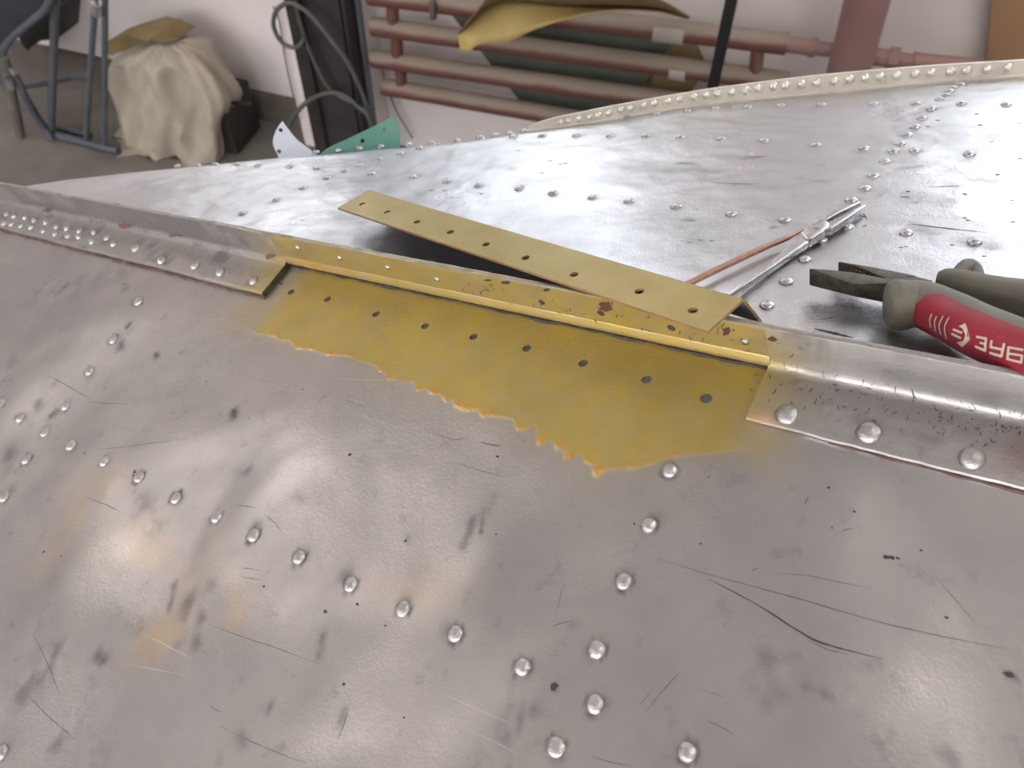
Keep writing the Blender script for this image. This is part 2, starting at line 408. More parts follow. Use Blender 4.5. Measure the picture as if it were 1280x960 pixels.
near_holes = [near_pt(*p)[:2] + (.0021 if i < 8 else .0024,) for i, p in enumerate(holes_px)]
NS0, NS1 = kst(331, 371.5)[0], kst(945, 500)[0]           # notch in the keel flange
S_ = axis((-.86, NS0 - .03, .0026), (NS0 - .03, NS1 + .05, .0008), (NS1 + .05, .14, .0022), (.14, .60, .008))
T_ = axis((-.030, .056, .0008), (.056, .25, .0022), (.25, .34, .006))
v2, faces, loops = grid_holes(S_, T_, near_holes)
s, t = v2[:, 0], v2[:, 1]; h = near_h(s, t)
# primer patch outline in (s,t)
drip = [(300, 405), (321, 417), (338, 418), (350, 425), (361, 424.6), (370, 435), (384, 437), (398, 440), (412, 444), (432, 445), (454, 453.6), (471, 458), (474, 465), (481, 466), (485, 476), (489.5, 474.7), (517.6, 477.5), (522, 490), (533, 486), (539, 492), (551, 494), (557, 502), (565, 499), (570, 509), (581, 512.6), (598, 512.6), (603, 522), (614.6, 520), (640.6, 524), (647, 538), (655, 539), (670, 530), (671, 555), (676.6, 556), (690.6, 551), (695, 561.6), (705.6, 564.7), (706, 575.6), (712.5, 576), (726.6, 569), (731, 579), (740, 583), (743, 597), (748.5, 597.5), (759, 587.5), (800, 586.6), (806, 583.6), (831, 575), (859, 569.5), (893, 568), (930, 562), (960, 553)]
dp = np.array([kst(*p) for p in drip]); od = np.argsort(dp[:, 0]); 
# edge as a polygon test via distance to polyline (drips overhang in s)
poly = np.concatenate([dp, [[kst(985, 520)[0], -.03], [NS0 - .02, -.03]]])
def in_poly(x, y, pg):
    ins = np.zeros(len(x), bool); j = len(pg) - 1
    for i in range(len(pg)):
        xi, yi = pg[i]; xj, yj = pg[j]
        c = ((yi > y) != (yj > y)) & (x < (xj - xi) * (y - yi) / (yj - yi + 1e-15) + xi); ins ^= c; j = i
    return ins
def dist_line(x, y, pl):
    d = np.full(len(x), 1e9)
    for i in range(len(pl) - 1):
        ax, ay = pl[i]; bx, by = pl[i + 1]; dx, dy = bx - ax, by - ay; L = dx * dx + dy * dy + 1e-15
        k = np.clip(((x - ax) * dx + (y - ay) * dy) / L, 0, 1); d = np.minimum(d, np.hypot(x - ax - k * dx, y - ay - k * dy))
    return d
near = (s > NS0 - .08) & (s < NS1 + .08) & (t < .09)
ins = np.zeros(len(s), bool); dd = np.full(len(s), 1.0)
ins[near] = in_poly(s[near], t[near], poly); dd[near] = dist_line(s[near], t[near], dp)
sl, sr = kst(335, 400)[0], kst(930, 540)[0]
wl = np.clip((s - sl + .022) / .03, 0, 1); wrr = np.clip((kst(1000, 556)[0] - s) / .030, 0, 1)
wl = wl * wl * (3 - 2 * wl); wrr = wrr * wrr * (3 - 2 * wrr)
mott = .80 + .2 * fbm(s * 160, t * 160, 3, 3)
edge_soft = np.clip(dd / .0004, 0, 1)
primer = np.where(ins, 1.0, 0.0) * wl * wrr * mott
over = np.exp(-dd / .008) * .30 * wl * wrr * np.where(ins, 0, 1)             # overspray outside the edge
la, lb = kst(312, 392); ra, rb_ = kst(945, 552)
lefth = np.exp(-((s - la) / .022) ** 2 - ((t - lb) / .016) ** 2) * .45
righth = np.exp(-((s - ra) / .013) ** 2 - ((t - rb_) / .011) ** 2) * .55
primer = np.clip(np.maximum(primer, np.maximum(over, np.maximum(lefth, righth)) * (.7 + .6 * fbm(s * 90, t * 90, 8))), 0, 1)
fw_ = np.clip((kst(900, 560)[0] - s) / .03, 0, 1) * np.clip((s - kst(340, 418)[0]) / .02 + .3, .3, 1)
film = np.where(ins, np.exp(-(dd / .0011) ** 2), 0) * .38 * fw_
for (u_, v_, r_) in [(340, 419, 5), (370, 434, 7), (388, 437, 6), (412, 443, 7), (436, 446, 6), (474, 463, 6), (485, 473, 6), (523, 487, 6), (541, 491, 6), (557, 499, 6), (571, 507, 7), (583, 511, 6), (604, 519, 7), (612, 519, 5), (651, 536, 6.5), (675, 552, 7), (698, 559, 7), (708, 572, 8), (716, 572, 5), (736, 580, 6), (746, 592, 8), (752, 588, 6), (790, 586, 6), (812, 582, 6), (845, 572, 6)]:
    a_, b_ = kst(u_, v_); a2, b2 = kst(u_ + r_, v_); rr_ = math.hypot(a2 - a_, b2 - b_)
    film = np.maximum(film, np.where(ins, np.exp(-(((s - a_) / (rr_ * 1.1)) ** 2 + ((t - b_) / (rr_ * .8)) ** 2)), 0) * .95)
h = h + np.where(ins, .00012, 0) * edge_soft * np.clip(wl * wrr * 2 - .6, 0, 1) + film * .0003
# smudge stains on the sheet, plus a warm reflection painted into the colour
dirt = np.zeros(len(s)); warm_reflect = np.zeros(len(s))
def smudge_or_reflect(arr, u0, v0, u1, v1, wpx, amt, gain=1.45, seed=0, fr=120):
    wpx = wpx * 1.2
    a = np.array(near_pt(u0, v0)[:2]); b = np.array(near_pt(u1, v1)[:2]); q = np.array(near_pt(u0 + wpx, v0)[:2]); r = np.hypot(*(q - a)) * .8
    m = (np.abs(s - (a[0] + b[0]) / 2) < np.abs(a[0] - b[0]) / 2 + 4 * r) & (np.abs(t - (a[1] + b[1]) / 2) < np.abs(a[1] - b[1]) / 2 + 4 * r)
    if not m.any(): return
    x, y = s[m], t[m]; dx, dy = b - a; L = dx * dx + dy * dy + 1e-12
    k = np.clip(((x - a[0]) * dx + (y - a[1]) * dy) / L, 0, 1); d = np.hypot(x - a[0] - k * dx, y - a[1] - k * dy) / r
    f = np.exp(-d ** 2 * 1.5) * np.clip((fbm(x * fr, y * fr, 31 + seed, 4) - .30) * 3.2, 0, 1.3)
    arr[m] = np.maximum(arr[m], amt * gain * f)
for i, a in enumerate([(70, 815, 30, 865, 24, .42), (165, 780, 175, 785, 12, .65), (122, 818, 128, 825, 9, .6), (112, 865, 75, 925, 16, .45), (118, 930, 125, 955, 14, .40), (60, 760, 45, 790, 10, .2),
                       (218, 730, 212, 760, 5, .45), (238, 745, 222, 800, 11, .5), (262, 735, 245, 805, 9, .42), (180, 630, 200, 660, 20, .25), (405, 795, 400, 815, 7, .5),
                       (636, 915, 660, 895, 24, .55), (655, 880, 640, 960, 10, .40), (694, 858, 694, 862, 5, .9), (722, 778, 715, 782, 8, .35), (535, 835, 540, 855, 10, .15),
                       (505, 675, 508, 676, 7, .45), (590, 650, 580, 680, 8, .45), (603, 650, 601, 665, 4, .5), (618, 622, 600, 645, 8, .35), (465, 615, 468, 617, 5, .4),
                       (292, 514, 293, 520, 6, .75), (300, 584, 308, 588, 8, .4), (372, 618, 378, 625, 7, .25), (340, 490, 352, 492, 5, .25),
                       (90, 372, 100, 350, 10, .25), (40, 375, 60, 350, 9, .3), (150, 345, 120, 350, 16, .25), (75, 365, 82, 358, 6, .6), (155, 355, 157, 360, 5, .5), (80, 412, 86, 408, 5, .5),
                       (155, 420, 150, 440, 8, .45), (160, 408, 163, 405, 4, .8), (195, 443, 197, 445, 4, .6), (60, 480, 40, 520, 12, .35), (70, 515, 64, 520, 5, .5),
                       (20, 450, 5, 470, 14, .25), (1000, 690, 1000, 700, 9, .35), (900, 750, 905, 765, 10, .30), (960, 820, 975, 860, 26, .35), (1010, 860, 1070, 888, 16, .45), (940, 850, 960, 880, 18, .3), (1050, 882, 1072, 892, 8, .5),
                       (1180, 940, 1190, 955, 18, .40), (1262, 842, 1266, 846, 7, .8), (1275, 865, 1279, 875, 12, .35), (1100, 830, 1060, 838, 10, .3), (870, 520 + 90, 872, 612, 14, .2), (1045, 706, 1060, 712, 10, .12),
                       (425, 905, 430, 890, 6, .35), (328, 885, 322, 900, 7, .45), (345, 935, 350, 938, 6, .4), (300, 920, 305, 930, 9, .3), (340, 880, 335, 888, 5, .4), (15, 590, 12, 560, 12, .35), (885, 630, 890, 640, 14, .14)]):
    smudge_or_reflect(dirt, *a, seed=i)
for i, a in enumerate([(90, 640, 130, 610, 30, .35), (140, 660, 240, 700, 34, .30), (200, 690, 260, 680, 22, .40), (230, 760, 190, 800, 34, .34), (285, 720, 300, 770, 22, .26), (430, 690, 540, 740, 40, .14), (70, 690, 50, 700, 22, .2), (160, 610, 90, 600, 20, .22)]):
    smudge_or_reflect(warm_reflect, *a, gain=1.9, seed=60 + i, fr=40)
# dirt ring around rivets added below
near_riv = [(0.5, 505), (25.6, 522.5), (56, 540), (33, 574), (5, 621), (88.5, 557), (130.6, 577), (173.5, 596.5), (219.7, 622.5), (270.6, 646), (317, 669), (374, 696.5), (438, 730), (504, 761), (569, 792), (653, 833.5),
            (746, 812), (744, 880), (695, 933.5), (780, 726.6), (859, 940), (811, 656), (837, 588), (173, 377), (141.6, 424), (111.6, 464), (82, 507.5), (2, 940)]
NR = [near_pt(*p) for p in near_riv]
for (a, b, c), (ox, oy) in zip(NR, [(RNG.normal(0, .0022), RNG.normal(0, .0022)) for _ in NR]):
    d = np.hypot(s - a, t - b); dirt = np.maximum(dirt, np.exp(-((d - .0037) / .0006) ** 2) * .95 * np.clip(vnoise(s * 300, t * 300, 9) * 1.8 - .2, 0, 1))
    d = np.hypot(s - a - ox, t - b - oy); dirt = np.maximum(dirt, np.exp(-(d / .0032) ** 2) * .55)
# patchy darkening in the notch corner under the upright
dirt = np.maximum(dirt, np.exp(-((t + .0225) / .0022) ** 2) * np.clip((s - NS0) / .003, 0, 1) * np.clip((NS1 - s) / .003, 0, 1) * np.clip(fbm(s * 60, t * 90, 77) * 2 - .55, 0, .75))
for cu, cv in ((430, 372), (600, 372 + 35), (345, 352)):
    pass
verts = KO + s[:, None] * KA + t[:, None] * KW + h[:, None] * KN
nv = len(verts); vl = [verts]; fl_ = list(faces); exa = []
for lp in loops:                                                     # hole walls
    ring = verts[lp] - KN * .0016; base = nv + sum(len(e) for e in exa); exa.append(ring)
    n_ = len(lp); fl_ += [(lp[k], lp[(k + 1) % n_], base + (k + 1) % n_, base + k) for k in range(n_)]
allv = np.concatenate([verts] + exa)
skin = mesh_obj('side_skin', allv, fl_, MT['skin'], hull, True, 50)
def padz(a): return np.concatenate([a, np.full(len(allv) - nv, a.mean() * 0)])
for nm, arr in (('primer', primer), ('film', film), ('dirt', np.clip(dirt, 0, 1)), ('warm_reflect', warm_reflect)): attr(skin.data, nm, padz(arr))

# ---- rivets
def dome(name, r, hgt, mat, n=14, rings=4):
    v = []; f = []
    v += [(r * 1.0 * math.cos(2 * math.pi * k / n), r * math.sin(2 * math.pi * k / n), -.0004) for k in range(n)]
    for j in range(rings):
        a = (j + .25) / (rings + .25) * math.pi / 2
        v += [(r * math.cos(a) * math.cos(2 * math.pi * k / n), r * math.cos(a) * math.sin(2 * math.pi * k / n), hgt * math.sin(a)) for k in range(n)]
    v.append((0, 0, hgt))
    for j in range(rings):
        for k in range(n): f.append((j * n + k, j * n + (k + 1) % n, (j + 1) * n + (k + 1) % n, (j + 1) * n + k))
    L = rings * n
    for k in range(n): f.append((L + k, L + (k + 1) % n, len(v) - 1))
    me = D.meshes.new(name); me.from_pydata(v, [], f); me.polygons.foreach_set('use_smooth', [True] * len(f)); me.materials.append(mat); return me
def place(name, me, p, nrm, parent, scale=1.0, jit=.12):
    o = D.objects.new(name, me); COL.objects.link(o)
    z = Vector(unit(np.asarray(nrm) + RNG.normal(0, .05, 3) * jit * 4)); q = z.to_track_quat('Z', 'Y').to_matrix().to_4x4()
    m = Matrix.Translation(Vector(p)) @ q @ Matrix.Rotation(random.uniform(0, 6.28), 4, 'Z') @ Matrix.Diagonal((scale * random.uniform(.96, 1.05), scale * random.uniform(.96, 1.05), scale * random.uniform(.9, 1.1), 1))
    o.matrix_basis = m; setparent_keep(o, parent, m); return o
def setparent_keep(o, p, m):
    o.parent = p; o.matrix_parent_inverse = _wm(p).inverted(); o.matrix_basis = m
RV = dome('rivet_head', .0034, .0021, MT['rivet'], 16, 4)
RVS = dome('rivet_head_small', .0034, .0018, MT['farriv'], 12, 4)
for (a, b, c) in NR: place('rivet', RV, K(a, b, c), KN, skin)

# ---- keel angle (extruded, flange cut away along the notch)
HK, TK = .0250, .0022
def keel_profile(mode, ft=.0025):
    fil = [(-.022 - .004 * math.sin(a), ft + .004 * (1 - math.cos(a))) for a in np.linspace(0, math.pi / 2, 6)]
    top = [(-.026, HK - .0006), (-.0262, HK - .0001), (-.0266, HK + .0001), (-.0284, HK - .0002), (-.0286, HK - .0006), (-.0286, -.002)]
    if mode == 'full': return [(-.0004, .0002), (.0001, ft - .0011), (-.0003, ft - .0003), (-.0010, ft), (-.0022, ft), (-.0045, ft), (-.010, ft), (-.016, ft)] + fil + top
    return [(-.0262, .0012), (-.0251, .0024), (-.0246, .0036), (-.0247, .0048), (-.0252, .0060), (-.0257, .0070), (-.02605, .0078)] + [(-.0266, .0081), (-.0266, HK - .0016), (-.0260, HK - .0013)] + top[1:]
FT_L, FT_R = .0036, .0027
kv = []; kf_ = []; ks = []; 
def extr(prof, s0, s1, step):
    ss = seg(s0, s1, step); base = len(kv); n_ = len(prof)
    for a in ss:
        wob = (vnoise(np.array([a * 40.]), np.array([1.]), 3)[0] - .5) * .0005; wob2 = (vnoise(np.array([a * 220.]), np.array([5.]), 6)[0] - .5) * .0004
        bend = 0.0
        for (tt, hh) in prof:
            e = wob2 if (hh > HK - .002 or abs(tt) < .0015) else 0
            kv.append(K(a, tt + (wob + e if abs(tt) < .0015 else 0), hh + (wob + e if hh > HK - .002 else 0))); ks.append((a, tt, hh))
    for i in range(len(ss) - 1):
        for k in range(n_):
            p0 = base + i * n_ + k; p1 = base + i * n_ + (k + 1) % n_; kf_.append((p0, p1, p1 + n_, p0 + n_))
    kf_.append(tuple(range(base + n_ - 1, base - 1, -1))); L = base + (len(ss) - 1) * n_; kf_.append(tuple(range(L, L + n_)))
extr(keel_profile('full', FT_L), -.86, NS0, .0025); extr(keel_profile('cut'), NS0 - .0005, NS1 + .0005, .0025); extr(keel_profile('full', FT_R), NS1, .60, .0025)
keel = mesh_obj('keel_angle', kv, kf_, MT['keel'], hull, True, 38); fix_normals(keel.data)
ks = np.array(ks)
def keel_attrs(o, a):
    ss, tt, hh = a[:, 0], a[:, 1], a[:, 2]
    l0, l1 = kst(285, 335)[0], kst(385, 335)[0]; r0, r1 = kst(925, 450)[0], kst(1060, 480)[0]
    m = np.clip((ss - l0) / (l1 - l0), 0, 1) * np.clip((r1 - ss) / (r1 - r0), 0, 1); m = m * m * (3 - 2 * m)
    m = m * (.66 + .34 * fbm(ss * 90, (tt + hh) * 120, 12)) * np.where(hh > HK - .0012, .35, 1)
    attr(o.data, 'primer', np.clip(m, 0, 1))
    fi = np.exp(-((hh - .005) / .003) ** 2) * np.clip((ss - NS0) / .005, 0, 1) * np.clip((NS1 - ss) / .05, 0, 1) * (.0 + .6 * vnoise(ss * 40, hh * 10, 21))
    corner = np.exp(-((ss - NS1 - .006) / .006) ** 2 - ((tt + .001) / .003) ** 2)
    attr(o.data, 'film', np.clip(np.maximum(fi, corner), 0, 1))
    d = np.clip((fbm(ss * 70, (tt - hh) * 200, 41, 4) - .56) * 4.0, 0, .7) * (.5 + .5 * np.exp(-((hh - HK) / .003) ** 2) + .5 * np.exp(-((hh - .004) / .003) ** 2))
    attr(o.data, 'dirt', np.clip(d, 0, .8)); attr(o.data, 'warm_reflect', np.zeros(len(ss)))
keel_attrs(keel, ks)
def up_hit(u, v, t=-.026):
    p = hit(u, v, KO + KW * t, KW) - KO; return p @ KA, p @ KN
def fl_hit(u, v): return kst(u, v, FT_R if u > 700 else FT_L)
# upright front plate over the notch, drilled
uh = [up_hit(677, 378) + (.0017,), up_hit(751, 392) + (.0018,), up_hit(839, 410) + (.0019,)]
US = axis((NS0, NS1, .0016)); UT = axis((.0078, HK - .0013, .0009))
uv2, uf, ul = grid_holes(US, UT, uh, 20)
us_, ut_ = uv2[:, 0], uv2[:, 1]; ud = (fbm(us_ * 60, ut_ * 90, 51, 3) - .5) * .0004
uvv = KO + us_[:, None] * KA + ut_[:, None] * KN + (-.02604 + ud)[:, None] * KW
n0 = len(uvv); ex = []
for lp in ul:
    ring = uvv[lp] - KW * .0005; b0 = n0 + sum(len(e) for e in ex); ex.append(ring); n_ = len(lp)
    uf += [(lp[k], lp[(k + 1) % n_], b0 + (k + 1) % n_, b0 + k) for k in range(n_)]
upl = mesh_obj('drilled_plate', np.concatenate([uvv] + ex), uf, MT['keel'], keel, True, 50)
nx = len(upl.data.vertices) - n0
keel_attrs(upl, np.concatenate([np.stack([us_, np.full(n0, -.026), ut_], 1), np.tile([[0.05, 0, 0]], (nx, 1))]))
for (a, b, r) in uh:    # dark disc at the bottom of each hole paints its inner shade
    q = [K(a + r * 1.02 * math.cos(x), -.02652, b + r * 1.02 * math.sin(x)) for x in np.linspace(0, 2 * math.pi, 16, endpoint=False)]
    mesh_obj('hole_shade', q, [tuple(range(15, -1, -1))], MT['darkmark'], keel)
KRV = dome('keel_rivet_head', .0043, .0026, MT['rivet'], 18, 5)
KRM = dome('keel_rivet_mid', .0034, .0024, MT['rivet'], 12, 4)
KRS = dome('keel_rivet_small', .0029, .0021, MT['rivet'], 10, 3)
for p in [(984, 518), (1086, 541), (1215, 573)]: a, b = fl_hit(*p); place('rivet', KRV, K(a, b, FT_R), KN, keel)
_a1, _b1 = fl_hit(1215, 573)
for k in range(1, 9): place('rivet', KRV, K(_a1 + .026 * k, _b1, FT_R), KN, keel)
for p in [(202, 326), (243.6, 332), (275, 340.5), (316.6, 351), (169.5, 310.5)]: a, b = fl_hit(*p); place('rivet', KRM, K(a, b, FT_L), KN, keel)
for p in [(9, 267.5), (18, 270), (32, 272), (43, 275), (58, 278), (71, 283), (84, 285.5), (100, 288.6), (118, 290), (134, 297), (5.5, 279), (15, 280), (26.5, 282), (39, 284), (55, 288), (69, 292.5), (85, 295), (99, 296), (115.6, 302), (142, 305)]:
    a, b = fl_hit(*p); place('rivet', KRS, K(a, b, FT_L), KN, keel)
URV = dome('upright_rivet_head', .0020, .0011, MT['rivet'], 12, 3)
for p in [(372, 309.5), (424, 322.5), (484, 334), (546, 349), (931, 427)]: a, b = up_hit(*p); place('rivet', URV, K(a, -.0260, b), KW, keel, .9)
# bare cut end, shade painted dark, and sealant squeezed out along the edges
mesh_obj('cut_end_shade', [K(NS0 + .0002, -.0004, .0001), K(NS0 + .0002, -.0004, FT_L - .0006), K(NS0 + .0002, -.0240, FT_L - .0002), K(NS0 + .0002, -.0255, FT_L + .0016), K(NS0 + .0002, -.0262, .0001)], [(0, 1, 2, 3, 4)], MT['jaw'], keel)
def bead(s0, s1, tt, hh, r, amp, mat, step=.003, fr=90.):
    ss = seg(s0, s1, step); pts = [K(a, tt + amp * (float(vnoise(np.array([a * fr]), np.array([3.]), 61)[0]) - .5), hh) for a in ss]
    rr = [r * (.35 + 1.3 * float(vnoise(np.array([a * fr * 2]), np.array([7.]), 62)[0])) for a in ss]
    return tube('edge_bead', pts, rr, mat, keel, 7)
bead(-.86, NS0 + .001, .0002, .0002, .0009, .0008, MT['sealant'])
bead(NS1 + .03, .60, .0001, .0001, .0005, .0005, MT['sealant'])
bead(NS0 + .001, NS1 - .001, -.0256, .0004, .0007, .0010, MT['darkmark'])  # dark bead along the gap under the upright
bead(NS0 + .002, NS0 + .0021 + .003, -.012, .0001, .0004, .0002, MT['darkmark'])
# dirt lumps and sealant flecks on the keel come with the scuffs below

# ---- far skin
def far_px(u, v):
    p = hit(u, v, FQ, FN) - FQ; return p @ KA, p @ FE
# chine edge of the far skin in (s,e)
ch_px = [(30, 229), (90, 220), (160, 212), (240, 204), (340, 194), (420, 187), (500, 180.5), (560, 176), (620, 168), (680, 159), (759, 148), (841, 134), (920, 124), (1011, 116), (1139, 103), (1280, 93)]
ch = np.array([far_px(*p) for p in ch_px]); ch = ch[np.argsort(ch[:, 0])]
ch = np.concatenate([[[-.86, ch[0, 1] - .08]], ch, [[.60, ch[-1, 1] + (.60 - ch[-1, 0]) * .22]]])
ROOT = ((KO + KW * -.0286) - FQ) @ FE                      # e where the far skin meets the keel (approx)
# exact root: line t=-.0286 intersect far plane
_t0 = (KO + KW * -.0286 - FQ); _k = -(_t0 @ FN) / (KN @ FN); ROOT = (_t0 + KN * _k) @ FE
ROOT_H = _k
def qmax(s): return np.interp(s, ch[:, 0], ch[:, 1])
FD = []
def fdent(u, v, rpx, dep):
    a, b = far_px(u, v); a2, b2 = far_px(u + rpx, v); FD.append((a, b, math.hypot(a2 - a, b2 - b), dep))
for a in [(840, 200, 50, .0008), (1090, 150, 60, .0009), (620, 240, 60, -.0008), (740, 280, 45, -.0007), (900, 290, 50, .0007), (1060, 215, 45, -.0006), (380, 225, 50, .0008), (250, 240, 60, -.0007), (1200, 250, 60, -.0009), (520, 200, 40, .0005), (1180, 340, 60, .0005), (960, 330, 50, -.0005)]: fdent(*a)
def far_h(s, e):
    d = (fbm(s * 16, e * 22, 91, 3) - .5) * .0018 + (fbm(s * 60, e * 75, 93, 3) - .5) * .0009
    for (a, b, r, dep) in FD: d = d - dep * np.exp(-(((s - a) / r) ** 2 + ((e - b) / r) ** 2) * 1.3)
    em = qmax(s) - e; roll = np.clip((.016 - em) / .016, 0, 1)
    return d * np.clip(em / .02, 0, 1) - roll ** 2 * .003
def far_pt(u, v):
    s, e = far_px(u, v); h = 0
    for _ in range(4):
        p = hit(u, v, FQ + FN * h, FN) - FQ; s, e = p @ KA, p @ FE; h = float(far_h(np.array([s]), np.array([e]))[0])
    return s, e, h
FS = axis((-.86, -.62, .004), (-.62, .12, .0022), (.12, .60, .008)); NQ = 130
SG, QG = np.meshgrid(FS, np.linspace(0, 1, NQ), indexing='ij')
EG = ROOT + QG * np.maximum(qmax(SG) - ROOT, -.2 + 0 * SG)
fs_, fe_ = SG.ravel(), EG.ravel(); fh_ = far_h(fs_, fe_)
fv = FQ + fs_[:, None] * KA + fe_[:, None] * FE + fh_[:, None] * FN
drop = np.minimum(fe_ - ROOT, 0)                                # past the bow tip the sheet folds down
fv = fv + drop[:, None] * np.array([0, 0, 1.0]) * 1.2
ff2 = [(i * NQ + j, (i + 1) * NQ + j, (i + 1) * NQ + j + 1, i * NQ + j + 1) for i in range(len(FS) - 1) for j in range(NQ - 1)]
far = mesh_obj('bottom_skin', fv, ff2, MT['far'], hull, True, 50); fix_normals(far.data)
fd_ = np.zeros(len(fs_))
def fsmudge(u0, v0, u1, v1, wpx, amt, seed):
    a = np.array(far_px(u0, v0)); b = np.array(far_px(u1, v1)); q = np.array(far_px(u0, v0 + wpx)); r = np.hypot(*(q - a)) * .6
    dx, dy = b - a; L = dx * dx + dy * dy + 1e-12; k = np.clip(((fs_ - a[0]) * dx + (fe_ - a[1]) * dy) / L, 0, 1)
    d = np.hypot(fs_ - a[0] - k * dx, fe_ - a[1] - k * dy) / r
    np.maximum(fd_, amt * 1.6 * np.exp(-d * d * 1.5) * np.clip((fbm(fs_ * 110, fe_ * 110, seed, 3) - .3) * 3, 0, 1.2), out=fd_)
for i, a in enumerate([(840, 212, 900, 214, 7, .25), (850, 203, 868, 204, 3, .5), (815, 222, 842, 226, 7, .3), (870, 224, 890, 226, 4, .35), (835, 270, 865, 276, 4, .45), (930, 196, 955, 195, 2, .4), (1090, 213, 1150, 208, 4, .3), (1010, 226, 1040, 228, 3, .35),
                       (990, 218, 1000, 222, 3, .45), (1120, 148, 1190, 130, 5, .25), (690, 178, 800, 160, 5, .1), (600, 205, 640, 212, 4, .25), (1010, 285, 1060, 282, 5, .25), (900, 290, 870, 300, 5, .2), (500, 265, 512, 266, 3, .4), (470, 300, 500, 300, 10, .18), (330, 182 + 20, 340, 205, 4, .3),
                       (1150, 288, 1230, 310, 8, .25), (1040, 395, 1100, 405, 10, .3), (1215, 224, 1240, 226, 5, .2), (1170, 200, 1200, 200, 5, .18), (965, 285, 970, 284, 3, .5), (250, 225, 300, 235, 8, .12), (180, 235, 240, 240, 6, .1)]):
    fsmudge(*a, seed=200 + i)
far_riv = [(222, 208), (247, 206.6), (269, 206), (297, 205.5), (323, 207), (363, 208.5), (397, 211), (465, 218), (517, 222), (559.5, 227), (599, 232), (649, 236), (691, 242), (741, 247.5), (786, 252), (845, 258.5), (914, 268), (981, 275.5), (1059, 284), (1133, 292), (1218, 303),
           (304, 267), (346, 250), (379, 235.5), (409, 223), (432, 213.6), (450, 207.5), (474.5, 199.5), (501, 193), (525, 185.5), (547.5, 181),
           (604, 173.5), (642, 171), (677.5, 170), (720, 170), (763, 170), (807, 170.5), (850.5, 172), (901, 174), (955, 176), (1020, 182), (1080, 186), (1143, 189), (1212, 193),
           (758, 151), (784, 147.5), (820.5, 143), (859, 139.5), (894, 136), (935, 134), (976, 132.6), (1027, 131), (1092, 130), (1145, 129.5), (1202, 129.5), (1258, 131),
           (395, 190.5), (423, 187.5), (449, 185.3), (476, 183), (511, 180.6), (540, 178.6), (572, 175.8), (600, 171.6), (619.5, 169), (637, 166.5), (655, 163.6), (682, 159.8), (707, 157), (732, 154),
           (959, 382), (982.5, 352), (1005.6, 325), (1026, 300), (1064, 251), (1081, 236), (1092, 220), (1106, 202), (1125, 180), (1134, 169), (1144, 159), (1153, 148), (1164, 136), (1174.5, 124), (1182, 119), (1187, 114), (1192, 110), (1201, 106), (1117, 189)]
FRV = [far_pt(*p) for p in far_riv]
for (a, b, c) in FRV:
    ox, oy = RNG.normal(0, .002, 2); d = np.hypot(fs_ - a - ox, fe_ - b - oy); np.maximum(fd_, .4 * np.exp(-(d / .0034) ** 2), out=fd_)
attr(far.data, 'primer', np.zeros(len(fs_))); attr(far.data, 'film', np.zeros(len(fs_))); attr(far.data, 'dirt', np.clip(fd_, 0, .8)); attr(far.data, 'warm_reflect', np.zeros(len(fs_)))
for (a, b, c) in FRV: place('rivet', RVS, FR(a, b, c), FN, far, .95)
# keel back plate joining the upright to the far skin
bp = [K(-.86, -.0286, HK - .004), K(.60, -.0286, HK - .004), K(.60, -.0286, -.02), K(-.86, -.0286, -.02), K(-.86, -.0292, HK - .004), K(.60, -.0292, HK - .004), K(.60, -.0292, -.02), K(-.86, -.0292, -.02)]
mesh_obj('keel_plate', bp, [(0, 1, 2, 3), (4, 7, 6, 5), (0, 4, 5, 1), (2, 6, 7, 3), (1, 5, 6, 2), (0, 3, 7, 4)], MT['keel'], hull)

# ---- far rail on the chine
rb = [(660, 161.5), (680, 159), (720, 153.5), (759, 148), (800, 141), (841, 134), (880, 128.5), (920, 124), (1011, 115), (1080, 108), (1139, 102), (1200, 97), (1280, 92)]
rt = [(660, 158.5), (680, 151), (720, 142), (759, 134), (800, 126.5), (841, 119), (880, 112.5), (920, 107), (1011, 95.5), (1080, 89), (1139, 84), (1200, 80), (1280, 75)]
UPV = unit(FN + np.array([0, 0, .2]))
def proj(p):
    c = M.T @ (p - CAM); return 640 + F * c[0] / -c[2], 480 - F * c[1] / -c[2]
rbot = []; rtop = []
for (u, v), (u2, v2_) in zip(rb, rt):
    a, b = far_px(u, v); p = FR(a, b, 0) - FN * .003
    lo, hi = 0., .06
    for _ in range(40):
        m_ = (lo + hi) / 2
        if proj(p + UPV * m_)[1] > v2_: lo = m_
        else: hi = m_
    rbot.append(p); rtop.append(p + UPV * lo)
e_ = rbot[-1] - rbot[-3]; e_ = unit(e_)
for k in range(7): rbot.append(rbot[-1] + e_ * .08); rtop.append(rtop[-1] + e_ * .08)
RBp, RTp = catmull(rbot, 6), catmull(rtop, 6)
rv = []; rf = []; back = unit(np.cross(UPV, KA)); back = back if back[1] > 0 else -back
for a, b in zip(RBp, RTp):
    hh = np.linalg.norm(b - a) + 1e-9; dv = (b - a) / hh
    rv += [a - dv * .006 - back * .0026, a + dv * .0022 - back * .0026, a + dv * .0030 - back * .0004, b - dv * .0006, b, b + back * .003, b + back * .0034 - dv * .001, a + back * .0034 - dv * .03]
for i in range(len(RBp) - 1):
    for k in range(7): p0 = i * 8 + k; rf.append((p0, p0 + 1, p0 + 9, p0 + 8))
rf.append(tuple(range(7, -1, -1))); L = (len(RBp) - 1) * 8; rf.append(tuple(range(L, L + 8)))
rail = mesh_obj('chine_rail', rv, rf, MT['rail'], hull, True, 35); fix_normals(rail.data)
MT['railseal'] = simple('olive_brown_sealant', srgb(112, 98, 68), .7, 0, .4, 120)
